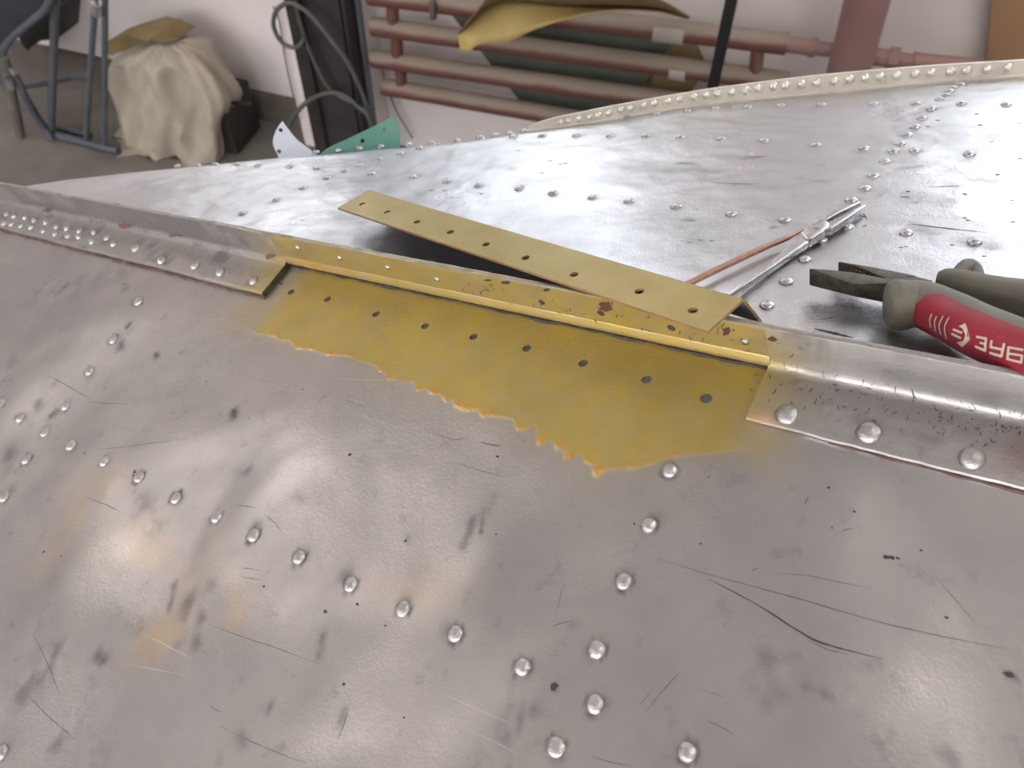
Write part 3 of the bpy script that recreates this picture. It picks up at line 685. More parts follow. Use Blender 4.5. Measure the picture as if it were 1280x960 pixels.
tube('edge_bead', [a - unit(b - a) * .0050 - back * .0028 for a, b in zip(RBp[6:], RTp[6:])], .0008, MT['railseal'], rail, 6)
RR = dome('rail_rivet_head', .0033, .0024, MT['railriv'], 12, 3)
rail_riv = [(700.6, 153), (711, 151), (724.4, 148.5), (737, 146), (748, 144), (760.6, 141), (777, 137), (788, 135), (805, 132), (818, 129), (835.6, 126.6), (850, 124), (868, 121), (883, 119), (896.6, 117), (915, 115), (932, 113), (947.5, 110), (967, 108), (982, 107), (1002, 105), (1021, 103.5), (1043, 101), (1062, 99), (1082, 97.5), (1100, 96), (1121, 94.5), (1144, 92.5), (1164, 91), (1188, 89.5), (1208, 88), (1234, 86.5), (1260, 84.5)]
pb = np.array([proj(p) for p in RBp]); 
for (u, v) in rail_riv:
    i = int(np.argmin(np.abs(pb[:, 0] - u))); i = min(max(i, 1), len(RBp) - 2)
    tg = unit(RBp[i + 1] - RBp[i - 1]); nn = np.cross(tg, unit(RTp[i] - RBp[i])); nn = nn if nn @ (CAM - RBp[i]) > 0 else -nn
    place('rivet', RR, hit(u, v, RBp[i] , nn), nn, rail, min(1.0, .62 + .4 * (u - 690) / 250))

# ---- hull sides (skirts) down to the trestles
ZB = .80
def skirt(name, top, outward, mat):
    top = [np.asarray(p, float) for p in top]; v = []; f = []
    for p in top:
        v.append(p)
        for k in (.15, .5, 1.0): q = p + outward * (.10 * k) ; q = np.array([q[0], q[1], p[2] + (ZB - p[2]) * k]); v.append(q)
    for i in range(len(top) - 1):
        for k in range(3): a = i * 4 + k; f.append((a, a + 1, a + 5, a + 4))
    return mesh_obj(name, v, f, mat, hull, True, 40)
MT['side'] = alu('aluminium_side', base=(.55, .54, .53, 1), rough=.42)
fgrid = fv.reshape(len(FS), NQ, 3)
out_far = unit(FE * np.array([1, 1, 0]))
skirt('topside_skin', [fgrid[i, -1] for i in range(0, len(FS), 6)] + [fgrid[-1, -1]], out_far * .3, MT['side'])
near_edge = [K(a, T_[-1], float(near_h(a, T_[-1]))) for a in np.linspace(S_[0], S_[-1], 60)]
skirt('topside_skin', near_edge, unit(KW * np.array([1, 1, 0])) * .3, MT['side'])
for sgn, aa in ((-1, S_[0]), (1, S_[-1])):
    ed = [K(aa, b, float(near_h(aa, b))) for b in np.linspace(T_[-1], -.028, 30)] + [fgrid[0 if sgn < 0 else -1, j] for j in range(0, NQ, 6)] + [fgrid[0 if sgn < 0 else -1, -1]]
    skirt('end_skin', ed, unit(KA * np.array([1, 1, 0])) * sgn * .3, MT['side'])

# ---- scuffs, scratches, dirt flecks: thin slivers lying on the skins
def sliver(name, pts, width, mat, parent, off=.00006):
    """pts: list of (point, normal); tapered ribbon"""
    n_ = len(pts); v = []; f = []
    for i, (p, nn) in enumerate(pts):
        q = pts[min(i + 1, n_ - 1)][0] - pts[max(i - 1, 0)][0]; sd = unit(np.cross(nn, q)); x = i / (n_ - 1)
        wd = width * (math.sin(math.pi * min(max(x, .04), .96)) ** .6) * random.uniform(.65, 1.25) * .5
        v += [p + nn * off + sd * wd, p + nn * off - sd * wd]
    for i in range(n_ - 1): f.append((2 * i, 2 * i + 1, 2 * i + 3, 2 * i + 2))
    return mesh_obj(name, v, f, mat, parent)
def near_sc(pxs, wpx, mat, name='scratch'):
    pts = []
    for p in catmull([np.array(q, float) for q in pxs], 6):
        a, b, c = near_pt(p[0] + random.uniform(-.3, .3), p[1] + random.uniform(-.3, .3)); pts.append((K(a, b, c), KN))
    sliver(name, pts, wpx * np.linalg.norm(pts[0][0] - CAM) / F, mat, skin, .0001)
for a in [[(886, 724), (950, 758), (1010, 796), (1048, 810), (1104, 824)], [(832, 702), (900, 722), (990, 746), (1100, 778), (1200, 800), (1258, 811)]]: near_sc(a, 2.0 if len(a) == 5 else 1.2, MT['darkmark'] if len(a) == 5 else MT['scuff'])
for a, wpx in [([(972, 717), (1010, 720), (1060, 730), (1090, 736)], 1.0), ([(1010, 800), (1035, 812), (1060, 818)], 1.4), ([(1050, 666), (1058, 662), (1069, 661)], 1.4), ([(938, 715), (943, 712), (948, 711)], 1.2),
             ([(808, 890), (830, 862), (852, 838)], 1.2), ([(800, 880), (808, 872), (815, 862)], 1.0), ([(694, 772), (700, 748), (704, 730)], 1.0), ([(690, 783), (706, 778), (716, 776)], 1.4), ([(422, 925), (430, 905), (436, 885)], 1.6),
             ([(108, 622), (135, 632), (150, 640)], 1.2), ([(120, 562), (160, 558), (235, 548)], .8), ([(296, 632), (308, 633), (320, 635)], 1.3), ([(302, 710), (312, 711), (325, 713)], 1.2), ([(302, 721), (313, 723), (325, 725)], 1.2),
             ([(330, 643), (342, 652), (352, 664)], 1.0), ([(262, 882), (268, 886), (276, 890)], 1.0), ([(660, 784), (652, 790), (645, 800)], .01), ([(260, 780), (300, 795), (345, 810), (400, 830)], 1.1), ([(275, 908), (310, 925), (350, 942), (385, 955)], 1.0),
             ([(560, 576), (600, 588), (630, 596)], .9), ([(434, 500), (446, 505), (455, 509)], 1.0), ([(60, 470), (80, 480), (115, 500)], 1.2), ([(110, 502), (130, 504), (160, 505)], .8), ([(720, 565 - 50), (668, 516), (665, 519)], .01),
             ([(666, 519), (669, 514), (673, 508)], 1.1), ([(882, 900), (900, 908), (920, 920)], 1.2), ([(875, 862), (890, 866), (905, 872)], .8), ([(1160, 710), (1190, 745), (1220, 780)], .7), ([(1005, 632), (1008, 626), (1011, 621)], 1.6), ([(40, 790), (60, 830), (75, 870)], .8), ([(35, 870), (60, 895), (95, 925)], .8),
             ([(537, 690), (523, 690), (519, 684)], .01), ([(545, 560), (575, 548), (590, 552)], .6), ([(540, 540), (560, 548), (580, 550)], 1.0), ([(600, 553), (615, 556), (626, 558)], 2.2), ([(740, 945), (760, 952), (790, 958)], 1.4)]:
    if wpx > .05: near_sc(a, wpx * .8, MT['scuff'])
for a in [[(185, 795), (210, 808), (240, 823)], [(155, 830), (190, 836), (235, 845)], [(450, 520), (480, 528), (500, 536), (540, 546)], [(455, 562), (500, 565), (560, 570)], [(540, 532), (570, 538), (610, 546)], [(420, 474), (450, 475), (500, 476)], [(560, 870), (600, 888), (640, 905)], [(590, 915), (620, 928), (650, 945)]]:
    near_sc(a, .7, MT['brightmark'])
for (u, v, r) in [(437, 569, 4), (622, 571, 2.5), (1036, 594 + 16, 2.5), (886, 527 + 70, 1.6), (793, 655, 2), (620, 668, 2), (1262, 843, 5), (1115, 697, 3), (1108, 696, 4), (1122, 698, 2.5), (693, 858, 6), (507, 676, 3), (482, 782, 2), (447, 755, 3), (292, 514, 4), (311, 523, 1.5), (66, 364, 3), (158, 349, 2), (157, 356, 2), (258, 477, 2), (106, 567, 3), (378, 462 + 25, 2), (407, 764, 3.5), (168, 590, 4), (166, 594, 3), (1151, 688, 2), (1068, 640, 2), (1183, 772, 2), (1040, 660, 1.5), (876, 680, 1.8), (430, 855, 3), (330, 733, 2.5), (77, 695, 2), (55, 690, 3), (505, 897, 2)]:
    a, b, c = near_pt(u, v); rr = r * .28 / F * 1.0; n_ = 7
    q = [K(a + rr * random.uniform(.5, 1.3) * math.cos(x), b + rr * random.uniform(.4, 1.1) * math.sin(x), c + .0001) for x in np.linspace(0, 2 * math.pi, n_, endpoint=False)]
    mesh_obj('speck', q, [tuple(range(n_))], MT['darkmark'], skin)
# curled swarf hairs on the keel, sealant blots, a black mark beside the keel
def keel_fleck(u, v, L, mat, plane, wpx=1.2):
    for _ in range(1):
        a0 = random.uniform(0, 6.28); pts = []
        for k in range(5):
            a0 += random.uniform(-.9, .9); u += L / 4 * math.cos(a0); v += L / 4 * math.sin(a0)
            if plane == 'f': x, y = fl_hit(u, v); pts.append((K(x, min(y, -.001), FT_R + (0 if y > -.0218 else (.004 - math.sqrt(max(0, .004 ** 2 - min(.004, -.022 - y) ** 2))))), KN))
            else: x, y = up_hit(u, v); pts.append((K(x, -.0260 if y > .0066 else -.0257, min(y, HK - .001)), KW))
    sliver('swarf_hair', pts, wpx * np.linalg.norm(pts[0][0] - CAM) / F, mat, keel, .0002)
def line_between(u, a, b): return a + (b - a) * (u + 840) / 1.0
for i in range(150):
    u = 940 + 340 * random.random() ** .9; k = random.random()
    vtop = 72 + .2090 * (u + 840); vbot = 72 + .2530 * (u + 840)
    v = vtop + (vbot - vtop) * (abs(random.gauss(.25, .25)) % 1)
    keel_fleck(u, v, random.uniform(3, 8), MT['darkmark'], 'f', random.uniform(.6, 1.2))
for i in range(46):
    u = random.uniform(560, 1000); vt = 72 + .191 * (u + 840); vb = 72 + .208 * (u + 840)
    keel_fleck(u, random.uniform(vt, vb), random.uniform(3, 10), MT['darkmark'], 'u', random.uniform(.8, 1.8))
def keel_blot(u, v, rx, ry, mat, plane):
    q = []
    for x in np.linspace(0, 2 * math.pi, 12, endpoint=False):
        r = random.uniform(.6, 1.2); uu = u + rx * r * math.cos(x); vv_ = v + ry * r * math.sin(x)
        if plane == 'u': a, b = up_hit(uu, vv_); q.append(K(a, -.02578, min(b, HK - .0008)))
        else: a, b = fl_hit(uu, vv_); q.append(K(a, b, FT_L + .0002))
    mesh_obj('sealant_blot', q, [tuple(range(11, -1, -1))], mat, keel)
for a in [(757, 383, 9, 6, 'rustmark', 'u'), (908, 414, 5, 6, 'rustmark', 'u'), (965, 424, 6, 3, 'rustmark', 'u'), (632, 353, 7, 2.0, 'darkmark', 'u'), (684, 362, 5, 2, 'darkmark', 'u'), (338, 322, 6, 3.5, 'darkmark', 'u'), (610, 350, 6, 1.4, 'darkmark', 'u')]: keel_blot(*a[:4], MT[a[4]], a[5])
for (u, v, rx, ry) in [(155, 283, 12, 4), (219, 293, 13, 6), (55, 264, 7, 3)]:
    pass
def fillet_blot(u, v, rx, ry):
    q = []
    for x in np.linspace(0, 2 * math.pi, 12, endpoint=False):
        r = random.uniform(.6, 1.2); a, b = up_hit(u + rx * r * math.cos(x), v + ry * r * math.sin(x), -.0240); q.append(K(a, -.0240 + (.004 - b) * .6, b + .0006))
    mesh_obj('sealant_blot', q, [tuple(range(11, -1, -1))], MT['sealant'], keel)
for a in [(156, 284, 9, 2.5), (221, 295, 10, 4), (58, 264, 6, 2), (338, 322, 6, 3), (120, 274, 4, 1.5)]: fillet_blot(*a)
def far_sc(pxs, wpx, name='scratch', mat=None):
    pts = []
    for p in catmull([np.array(q, float) for q in pxs], 5):
        a, b, c = far_pt(*p); pts.append((FR(a, b, c), FN))
    sliver(name, pts, wpx * np.linalg.norm(pts[0][0] - CAM) / F, mat or MT['darkmark'], far, .0001)
for a, wpx in [([(1137, 280), (1180, 285), (1235, 291)], 1.6), ([(1160, 234), (1185, 233), (1205, 232)], 1.2), ([(888, 228), (920, 230), (950, 230)], 1.4), ([(1073, 262), (1078, 266), (1084, 274)], 1.6), ([(1068, 268), (1076, 270), (1083, 271)], 1.4), ([(925, 200), (945, 197), (956, 195)], 1.6), ([(1018, 411), (1040, 416), (1066, 422)], 5.0), ([(1020, 400), (1035, 398), (1048, 395)], 1.6)]: far_sc(a, wpx)
for (u, v) in [(1221, 142), (1225, 156), (1160, 158), (1172, 150), (1274, 154), (1239, 177), (1247, 218), (1205, 242), (1207, 243), (1135, 239), (1128, 246), (1133, 246), (1145, 253), (1206, 272), (1210, 275), (1190, 306), (1080, 282), (1132, 308), (1126, 309), (700, 205), (707, 204), (688, 201), (677, 216), (648, 188), (870, 262), (1275, 198), (1266, 277), (1230, 320), (1265, 250), (875, 300), (890, 301), (862, 303), (540, 238), (556, 238), (602, 242), (378, 275)]:
    far_sc([(u - 3, v), (u, v + .4), (u + 3, v)], random.uniform(1.2, 2.4), 'speck')

# ================================================================== THINGS LYING ON THE HULL
def plate(name, outer, holes, thick, nrm, mat, parent=None, edge=None, back_mat=None):
    """flat plate with real holes; outer and holes are lists of coplanar 3-D points; nrm points to the front"""
    bm = bmesh.new(); loops_ = []
    for lp in [outer] + holes:
        vs1 = [bm.verts.new(tuple(p)) for p in lp]; loops_.append(vs1)
        for i in range(len(vs1)): bm.edges.new((vs1[i], vs1[(i + 1) % len(vs1)]))
    bmesh.ops.triangle_fill(bm, use_beauty=True, use_dissolve=False, edges=bm.edges[:], normal=Vector(nrm))
    front = bm.faces[:]
    for f in front:
        if f.normal.dot(Vector(nrm)) < 0: f.normal_flip()
    mp = {}
    for lp in loops_:
        for v in lp: mp[v] = bm.verts.new(v.co - Vector(nrm) * thick)
    for f in front:
        nf = bm.faces.new([mp[v] for v in reversed(f.verts[:])]); nf.material_index = 2 if back_mat else 0
    for lp in loops_:
        for i in range(len(lp)):
            a, b = lp[i], lp[(i + 1) % len(lp)]; nf = bm.faces.new((a, b, mp[b], mp[a])); nf.material_index = 1 if edge else 0
    bmesh.ops.recalc_face_normals(bm, faces=bm.faces)
    me = D.meshes.new(name); bm.to_mesh(me); bm.free(); me.materials.append(mat)
    if edge: me.materials.append(edge)
    if back_mat: me.materials.append(back_mat)
    return link(name, me, mat, parent)
def circ(c, r, ax, ay, n=18): return [c + r * (ax * math.cos(a) + ay * math.sin(a)) for a in np.linspace(0, 2 * math.pi, n, endpoint=False)]

# ---- loose primed angle strip
SR, SL = P(930, 373, .290), P(461, 237, .455)
SD = unit(SL - SR); SLEN = np.linalg.norm(SL - SR)
_r = ray(885, 414); _z = ((SR - CAM) @ SD) / (_r @ SD); V1 = CAM + _r * _z - SR; LEG = np.linalg.norm(V1); V1 = V1 / LEG
VP_ = np.cross(V1, SD); VP_ = VP_ if VP_ @ KN < 0 else -VP_
best = None
for ph in np.linspace(95, 150, 56):
    for L_ in np.linspace(.012, .024, 25):
        q = proj(SR + L_ * (V1 * math.cos(math.radians(ph)) + VP_ * math.sin(math.radians(ph))))
        e = math.hypot(q[0] - 953, q[1] - 400.6)
        if best is None or e < best[0]: best = (e, ph, L_)
PH, LEG2 = best[1], best[2]; V2 = V1 * math.cos(math.radians(PH)) + VP_ * math.sin(math.radians(PH))
print('STRIP', LEG, PH, LEG2, 'tip R over far', (SR + V2 * LEG2 - FQ) @ FN, 'tip L over far', (SL + V2 * LEG2 - FQ) @ FN, 'Ln over', (SL + V1 * LEG - FQ) @ FN, 'R', (SR - KO) @ KW, (SR - KO) @ KN)
SN1 = np.cross(SD, V1); SN1 = SN1 if SN1 @ (CAM - SR) > 0 else -SN1
SN2 = np.cross(SD, V2); SN2 = SN2 if SN2 @ KN > 0 else -SN2
strip = empty('angle_strip', (SR + SL) / 2 + V2 * LEG2)
tag(strip, 'yellow primed metal angle strip with a row of drilled holes resting across the keel', 'angle strip')
sh = [(453, 255), (484, 265), (521.5, 277), (563, 290), (607.5, 305.3), (657, 322), (717.5, 343), (799, 364), (866, 388)]
hl = [circ(hit(u, v, SR, SN1), .0019, SD, V1) for u, v in sh]
rad = .0012
plate('drilled_leg', [SR + V1 * rad, SR + V1 * LEG, SL + V1 * LEG, SL + V1 * rad], hl, .0012, SN1, MT['strip'], strip, MT['stripedge'], MT['bare'])
plate('back_leg', [SR + V2 * rad, SR + V2 * LEG2, SL + V2 * LEG2, SL + V2 * rad], [], .0012, SN2, MT['strip'], strip, MT['stripedge'], MT['bare'])
fold_v = []; fold_f = []
prof = []
c0 = rad
for k in range(7):
    x = k / 6; p = (1 - x) ** 2 * (V1 * c0) + x * x * (V2 * c0); prof.append(p)
inner = [p - unit(SN1 * (1 - k / 6) + SN2 * (k / 6)) * .0012 for k, p in enumerate(prof)]
ring = prof + inner[::-1]
for e in (SR, SL): fold_v += [e + p for p in ring]
nr = len(ring); fold_f = [(i, (i + 1) % nr, nr + (i + 1) % nr, nr + i) for i in range(nr)] + [tuple(range(nr - 1, -1, -1)), tuple(range(nr, 2 * nr))]
fo = mesh_obj('fold', fold_v, fold_f, MT['strip'], strip, True, 40); fix_normals(fo.data)

# ---- slim forceps
def fplane(u, v, h): return hit(u, v, FQ + FN * h, FN)
fz = empty('forceps', fplane(1020, 290, .001)); tag(fz, 'slim steel forceps with one copper tinted handle lying by the yellow strip', 'forceps')
def fprism(name, px, h, th, mat, parent, bevel=.0004):
    t_ = [fplane(u, v, h) for u, v in px]; return prism(name, t_, [p - FN * th for p in t_], mat, parent, bevel)
fprism('jaw', [(1027, 272), (1046, 262.5), (1074, 250.5), (1076.5, 252.5), (1052, 264), (1036, 273), (1031, 276)], .0054, .0036, MT['steel'], fz)
fprism('jaw', [(1036, 277), (1056, 267), (1081, 254), (1083, 256.5), (1060, 272), (1040, 285), (1032, 286)], .0054, .0036, MT['steel'], fz)
fprism('box_joint', [(1001, 290), (1016, 280), (1028, 273), (1034, 276), (1037, 279), (1036, 283), (1029, 289), (1015, 298), (1008, 299)], .0056, .0042, MT['steel'], fz, .0004)
fprism('handle', [(1001, 289), (1014, 295), (1010, 303), (990, 316), (966, 333), (940, 350), (914, 369), (909, 367), (930, 351), (955, 334), (978, 313), (990, 300)], .0050, .0032, MT['steel'], fz, .0007)
pth = [fplane(u, v, .0042) for u, v in ((1004, 287.5), (985, 297), (950, 312), (905, 333), (866, 352), (846, 361.5))]
tube('handle', catmull(pth, 4), [.0009] * 4 + [.0013] * 4 + [.0015] * 13, MT['copper'], fz, 10)['label'] = 'copper tinted handle'
tube('pivot_pin', [fplane(1021, 284, .0054), fplane(1021, 284, .0060)], .0012, MT['steel'], fz, 12)

# ---- combination pliers
pl = empty('pliers', fplane(1130, 390, 0)); tag(pl, 'combination pliers with crimson and grey grips lying behind the keel', 'pliers')
HT, HB = .0120, .0045
def pp(px, h): return [fplane(u, v, h) for u, v in px]
def head(name, top, bot, mat, bevel=.0005): return prism(name, pp(top, HT), pp(bot, HB), mat, pl, bevel)
jn = head('jaw', [(1011, 335), (1040, 337), (1066, 340), (1097, 345.5), (1112, 349), (1109, 354), (1066, 355)], [(1011, 357), (1040, 359), (1066, 362), (1097, 367), (1112, 371), (1106, 379), (1066, 370.5)], MT['jaw'])
jf = head('jaw', [(1047, 326), (1095, 334), (1143, 343.5), (1150, 347), (1112, 349), (1098, 344.5), (1084, 337.5), (1066, 331.5)], [(1047, 347), (1095, 355), (1143, 364), (1150, 368), (1112, 371), (1098, 366), (1084, 359), (1066, 353)], MT['jaw'])
head('joint_block', [(1104, 347), (1143, 344.5), (1166, 350), (1160, 357), (1110, 356), (1107, 353)], [(1104, 369), (1143, 366), (1166, 372), (1160, 380), (1110, 380), (1107, 376)], MT['jaw'])
# rusty inner face of the far jaw: a thin insert with teeth
ti = [];
for k in range(7):
    u = 1049 + k * 5; v = 327.3 + k * 2.2
    a = pp([(u, v), (u + 3.2, v + 1.3)], HT - .0008); b_ = pp([(u, v), (u + 3.2, v + 1.3)], HB + .0006)
    toward = unit(-FE)
    prism('jaw_tooth', [a[0] + toward * .0002, a[1] + toward * .0002, a[1] + toward * .0012, a[0] + toward * .0012], [b_[0] + toward * .0002, b_[1] + toward * .0002, b_[1] + toward * .0012, b_[0] + toward * .0012], MT['rustjaw'], jf)
def sweep(name, path, rx, ry, mat, parent, side, n=24, a0=None, a1=None, p=2.4, inset=0.0, start=None):
    """superelliptic bar along path; rx across (side), ry up (FN)"""
    v = []; f = []; full = a0 is None
    angs = np.linspace(0, 2 * math.pi, n, endpoint=False) if full else np.linspace(a0, a1, n)
    for i, c in enumerate(path):
        t_ = unit(path[min(i + 1, len(path) - 1)] - path[max(i - 1, 0)]); x = unit(side - (side @ t_) * t_); y = np.cross(t_, x); y = y if y @ FN > 0 else -y
        for a in angs:
            ca, sa = math.cos(a), math.sin(a); k = (abs(ca) ** p + abs(sa) ** p) ** (-1 / p)
            v.append(c + x * (rx[i] + inset) * ca * k + y * (ry[i] + inset) * sa * k)
    m = n if full else n - 1
    for i in range(len(path) - 1):
        for k in range(m): q0 = i * n + k; q1 = i * n + (k + 1) % n; f.append((q0, q1, q1 + n, q0 + n))
    if full: f += [tuple(range(n - 1, -1, -1)), tuple(range((len(path) - 1) * n, len(path) * n))]
    return v, f
side = unit(-FE)
nh = catmull([fplane(1108, 382, .0102), fplane(1128, 381, .0104), fplane(1152, 380, .0108), fplane(1185, 393, .0115), fplane(1219, 410.5, .0125), fplane(1250, 424, .0132), fplane(1282, 437, .0138), fplane(1340, 460, .014), fplane(1420, 486, .013), fplane(1500, 508, .012)], 6)
nn_ = len(nh); xs = np.linspace(0, 1, nn_)
rx = np.interp(xs, [0, .02, .08, .2, .3, .5, .7, .9, 1], [.0066, .0080, .0086, .0078, .0080, .0086, .0088, .0085, .006]); ry = np.interp(xs, [0, .02, .08, .2, .3, .5, .7, .9, 1], [.0070, .0084, .0092, .0080, .0078, .0080, .0080, .0078, .005])
v, f = sweep('grip', nh, rx, ry, None, pl, side, 28, p=2.7)
grip = mesh_obj('grip', v, f, MT['rubber'], pl, True, 45); fix_normals(grip.data)
i0 = 14
a_lo, a_hi = math.radians(-100), math.radians(78)
v = []; f = []; n = 22
sec = list(range(i0, nn_ - 4))
for j, i in enumerate(sec):
    k = min(1, (j + .3) / 4.0); mid = (a_lo + a_hi) / 2; hw = (a_hi - a_lo) / 2 * math.sqrt(max(0, 1 - (1 - k) ** 2))
    pv, _ = sweep('', nh[max(0, i - 1):i + 2], rx[max(0, i - 1):i + 2], ry[max(0, i - 1):i + 2], None, None, side, n, mid - hw, mid + hw, 2.7, .00035)
    v += pv[n:2 * n]
for j in range(len(sec) - 1):
    for k in range(n - 1): q0 = j * n + k; f.append((q0, q0 + 1, q0 + 1 + n, q0 + n))
red = mesh_obj('red_inlay', v, f, MT['redgrip'], grip, True, 60)
fix_normals(red.data)
# far handle
fh = catmull([fplane(1170, 351, .0095), fplane(1184, 353, .0095), fplane(1205, 359, .0095), fplane(1240, 369.5, .0098), fplane(1285, 375, .010), fplane(1350, 386, .010), fplane(1450, 405, .010)], 5)
m_ = len(fh); xs = np.linspace(0, 1, m_)
fx = np.interp(xs, [0, .1, .3, .5, 1], [.0026, .0040, .0052, .0064, .0062]); fy = np.interp(xs, [0, .1, .3, .5, 1], [.0034, .0050, .0062, .0072, .0068])
v, f = sweep('grip', fh, fx, fy, None, pl, side, 22, p=2.6); g2 = mesh_obj('grip', v, f, MT['rubber'], pl, True, 45); fix_normals(g2.data)
gd = catmull([fplane(1196, 349, .012), fplane(1203, 338, .013), fplane(1210, 332.5, .013), fplane(1217, 337, .012), fplane(1221, 350, .011)], 4)
v, f = sweep('guard', gd, [.0035] * len(gd), [.0028] * len(gd), None, pl, unit(KA), 12, p=2.2)
tube('finger_guard', gd, [.0030] * len(gd), MT['rubber'], g2, 12)
# print on the red inlay: laid on its surface
from mathutils.bvhtree import BVHTree
bvh = BVHTree.FromPolygons([v_.co[:] for v_ in red.data.vertices], [p_.vertices[:] for p_ in red.data.polygons])
def on_red(cx, cy):
    u, v = 1120 + cx / 6.857, 340 + cy / 6.857; d = ray(u, v); h_ = bvh.ray_cast(Vector(CAM), Vector(unit(d)))
    if h_[0] is None: return None
    nn = np.array(h_[1]); nn = nn if nn @ d < 0 else -nn
    return np.array(h_[0]) + nn * .00022
PV, PF = {}, {}
def ink(name, polys):
    vs_, fs_2 = [], []
    for pg in polys:
        q = [on_red(*p) for p in pg]
        if any(x is None for x in q): continue
        b0 = len(vs_); vs_ += q; fs_2.append(tuple(range(b0, b0 + len(q))))
    if fs_2:
        o = mesh_obj(name, vs_, fs_2, MT['ink'], grip)
def stroke(a, b, w_, n=4):
    a, b = np.array(a, float), np.array(b, float); d = unit(b - a); nrm = np.array([-d[1], d[0]]) * w_ / 2; out = []
    for k in range(n):
        p, q = a + (b - a) * k / n, a + (b - a) * (k + 1) / n; out.append([p - nrm, q - nrm, q + nrm, p + nrm])
    return out
def arc(pts, w_):
    c = catmull([np.array(p, float) for p in pts], 5); r = []
    for p, q in zip(c[:-1], c[1:]): r += stroke(p, q, w_, 1)
    return r
for pts in ([(311, 358), (294, 410), (303, 476)], [(352, 378), (335, 430), (342, 506)], [(409, 378), (374, 455), (389, 537)], [(457, 390), (421, 475), (435, 572)]): ink('printed_arc', arc(pts, 10))
ink('printed_emblem', [[(598, 440), (612, 480), (600, 545), (575, 485), (540, 465)], [(612, 480), (640, 575), (618, 600), (600, 545)], [(618, 600), (568, 645), (525, 600), (580, 590), (600, 545)]] + stroke((492, 490), (572, 522), 19) + stroke((480, 527), (562, 567), 19))
ink('printed_letter', stroke((690, 555), (783, 572), 20) + stroke((775, 570), (766, 682), 21) + stroke((720, 605), (772, 616), 18) + stroke((682, 636), (768, 672), 20))
ink('printed_letter', stroke((824, 585), (815, 645), 20) + stroke((812, 642), (918, 664), 20) + stroke((931, 610), (905, 728), 21) + stroke((806, 690), (905, 720), 20))
ink('printed_letter', stroke((970, 638), (958, 752), 21) + stroke((965, 645), (1094, 668), 19) + stroke((968, 697), (1090, 716), 17) + stroke((1085, 712), (1074, 782), 19) + stroke((958, 744), (1076, 774), 18))

# ---- two curved bracket plates behind the chine
BN = unit(CAM - P(420, 170, .62) + np.array([0, 0, .15])); 
def bracket(name, outer, holes, Z, mat, label, tilt):
    c = P(*outer[0], Z); nn = unit(BN + tilt)
    b = empty(name, hit(*outer[-1], c, nn)); tag(b, label, 'bracket')
    cc = catmull([np.array(p, float) for p in outer + outer[:1]], 5)[:-1]
    pts = [hit(p[0], p[1], c, nn) for p in cc]; ax = unit(pts[1] - pts[0]); ay = np.cross(nn, ax)
    plate('plate', pts, [circ(hit(u, v, c, nn), .0017, ax, ay, 14) for u, v in holes], .0012, nn, mat, b)
bracket('bracket_plate', [(353, 151), (345, 163), (341, 178), (346, 191), (354, 205), (380, 212), (402, 204), (389, 188), (372, 175), (361, 162)], [(351, 162.5), (349, 189)], .628, MT['whiteplate'], 'pale curved bracket plate with two holes standing behind the hull edge', np.array([.25, 0, .1]))
bracket('bracket_plate', [(492, 145), (498, 158), (500, 176), (496, 196), (470, 206), (425, 208), (398, 198), (410, 185), (430, 175.5), (451, 165.6), (472, 155.5)], [(481, 162.5), (453, 176)], .606, MT['mint'], 'mint green bracket plate with two holes standing behind the hull edge', np.array([-.1, 0, 0]))

# ================================================================== BACKGROUND
def wtube(name, px, off, rad, mat, parent, n=14):
    return tube(name, [wall_hit(u, v, off) for u, v in px], rad, mat, parent, n)
# ---- heating register of four pipes
reg = empty('pipe_radiator', W(wr(wall_hit(720, 80)), .1, 0)); tag(reg, 'dusty red heating register of horizontal wall pipes', 'radiator')
def straight(px, off, n=2):
    a, b = wall_hit(*px[0], off), wall_hit(*px[1], off); return [a, b]
pipes = [((461, -6), (984, 55)), ((466, 33), (985, 103)), ((466, 73), (960, 143)), ((479, 108), (940, 186))]
for k, (a, b) in enumerate(pipes): tube('pipe', straight((a, b), .12), .0255, MT['redpipe'], reg, 18)
for (u, v0, u2, v1) in ((490, 0, 492, 35), (495, 38, 497, 74), (500, 76, 502, 110), (948, 52, 944, 95)): tube('riser', [wall_hit(u, v0, .12), wall_hit(u2, v1, .12)], .017, MT['redpipe'], reg, 12)
tube('coupling', [wall_hit(982, 55, .12), wall_hit(1012, 59, .12)], .019, MT['pinkpipe'], reg, 14)
tube('coupling', [wall_hit(1012, 59, .12), wall_hit(1020, 60, .12)], .023, MT['pinkpipe'], reg, 8)
tube('coupling', [wall_hit(1018, 60, .12), wall_hit(1062, 65, .12)], .016, MT['pinkpipe'], reg, 14)
tube('tape_wrap', [wall_hit(818, 37, .12), wall_hit(856, 41.5, .12)], .0275, MT['tape'], reg, 18)
tube('tape_wrap', [wall_hit(838, 85, .12), wall_hit(858, 88, .12)], .0268, MT['tape'], reg, 18)
box('valve', wall_hit(541, 12, .15), (.015, .02, .05), MT['dusty'], reg, WD, WN, EZ, .003)
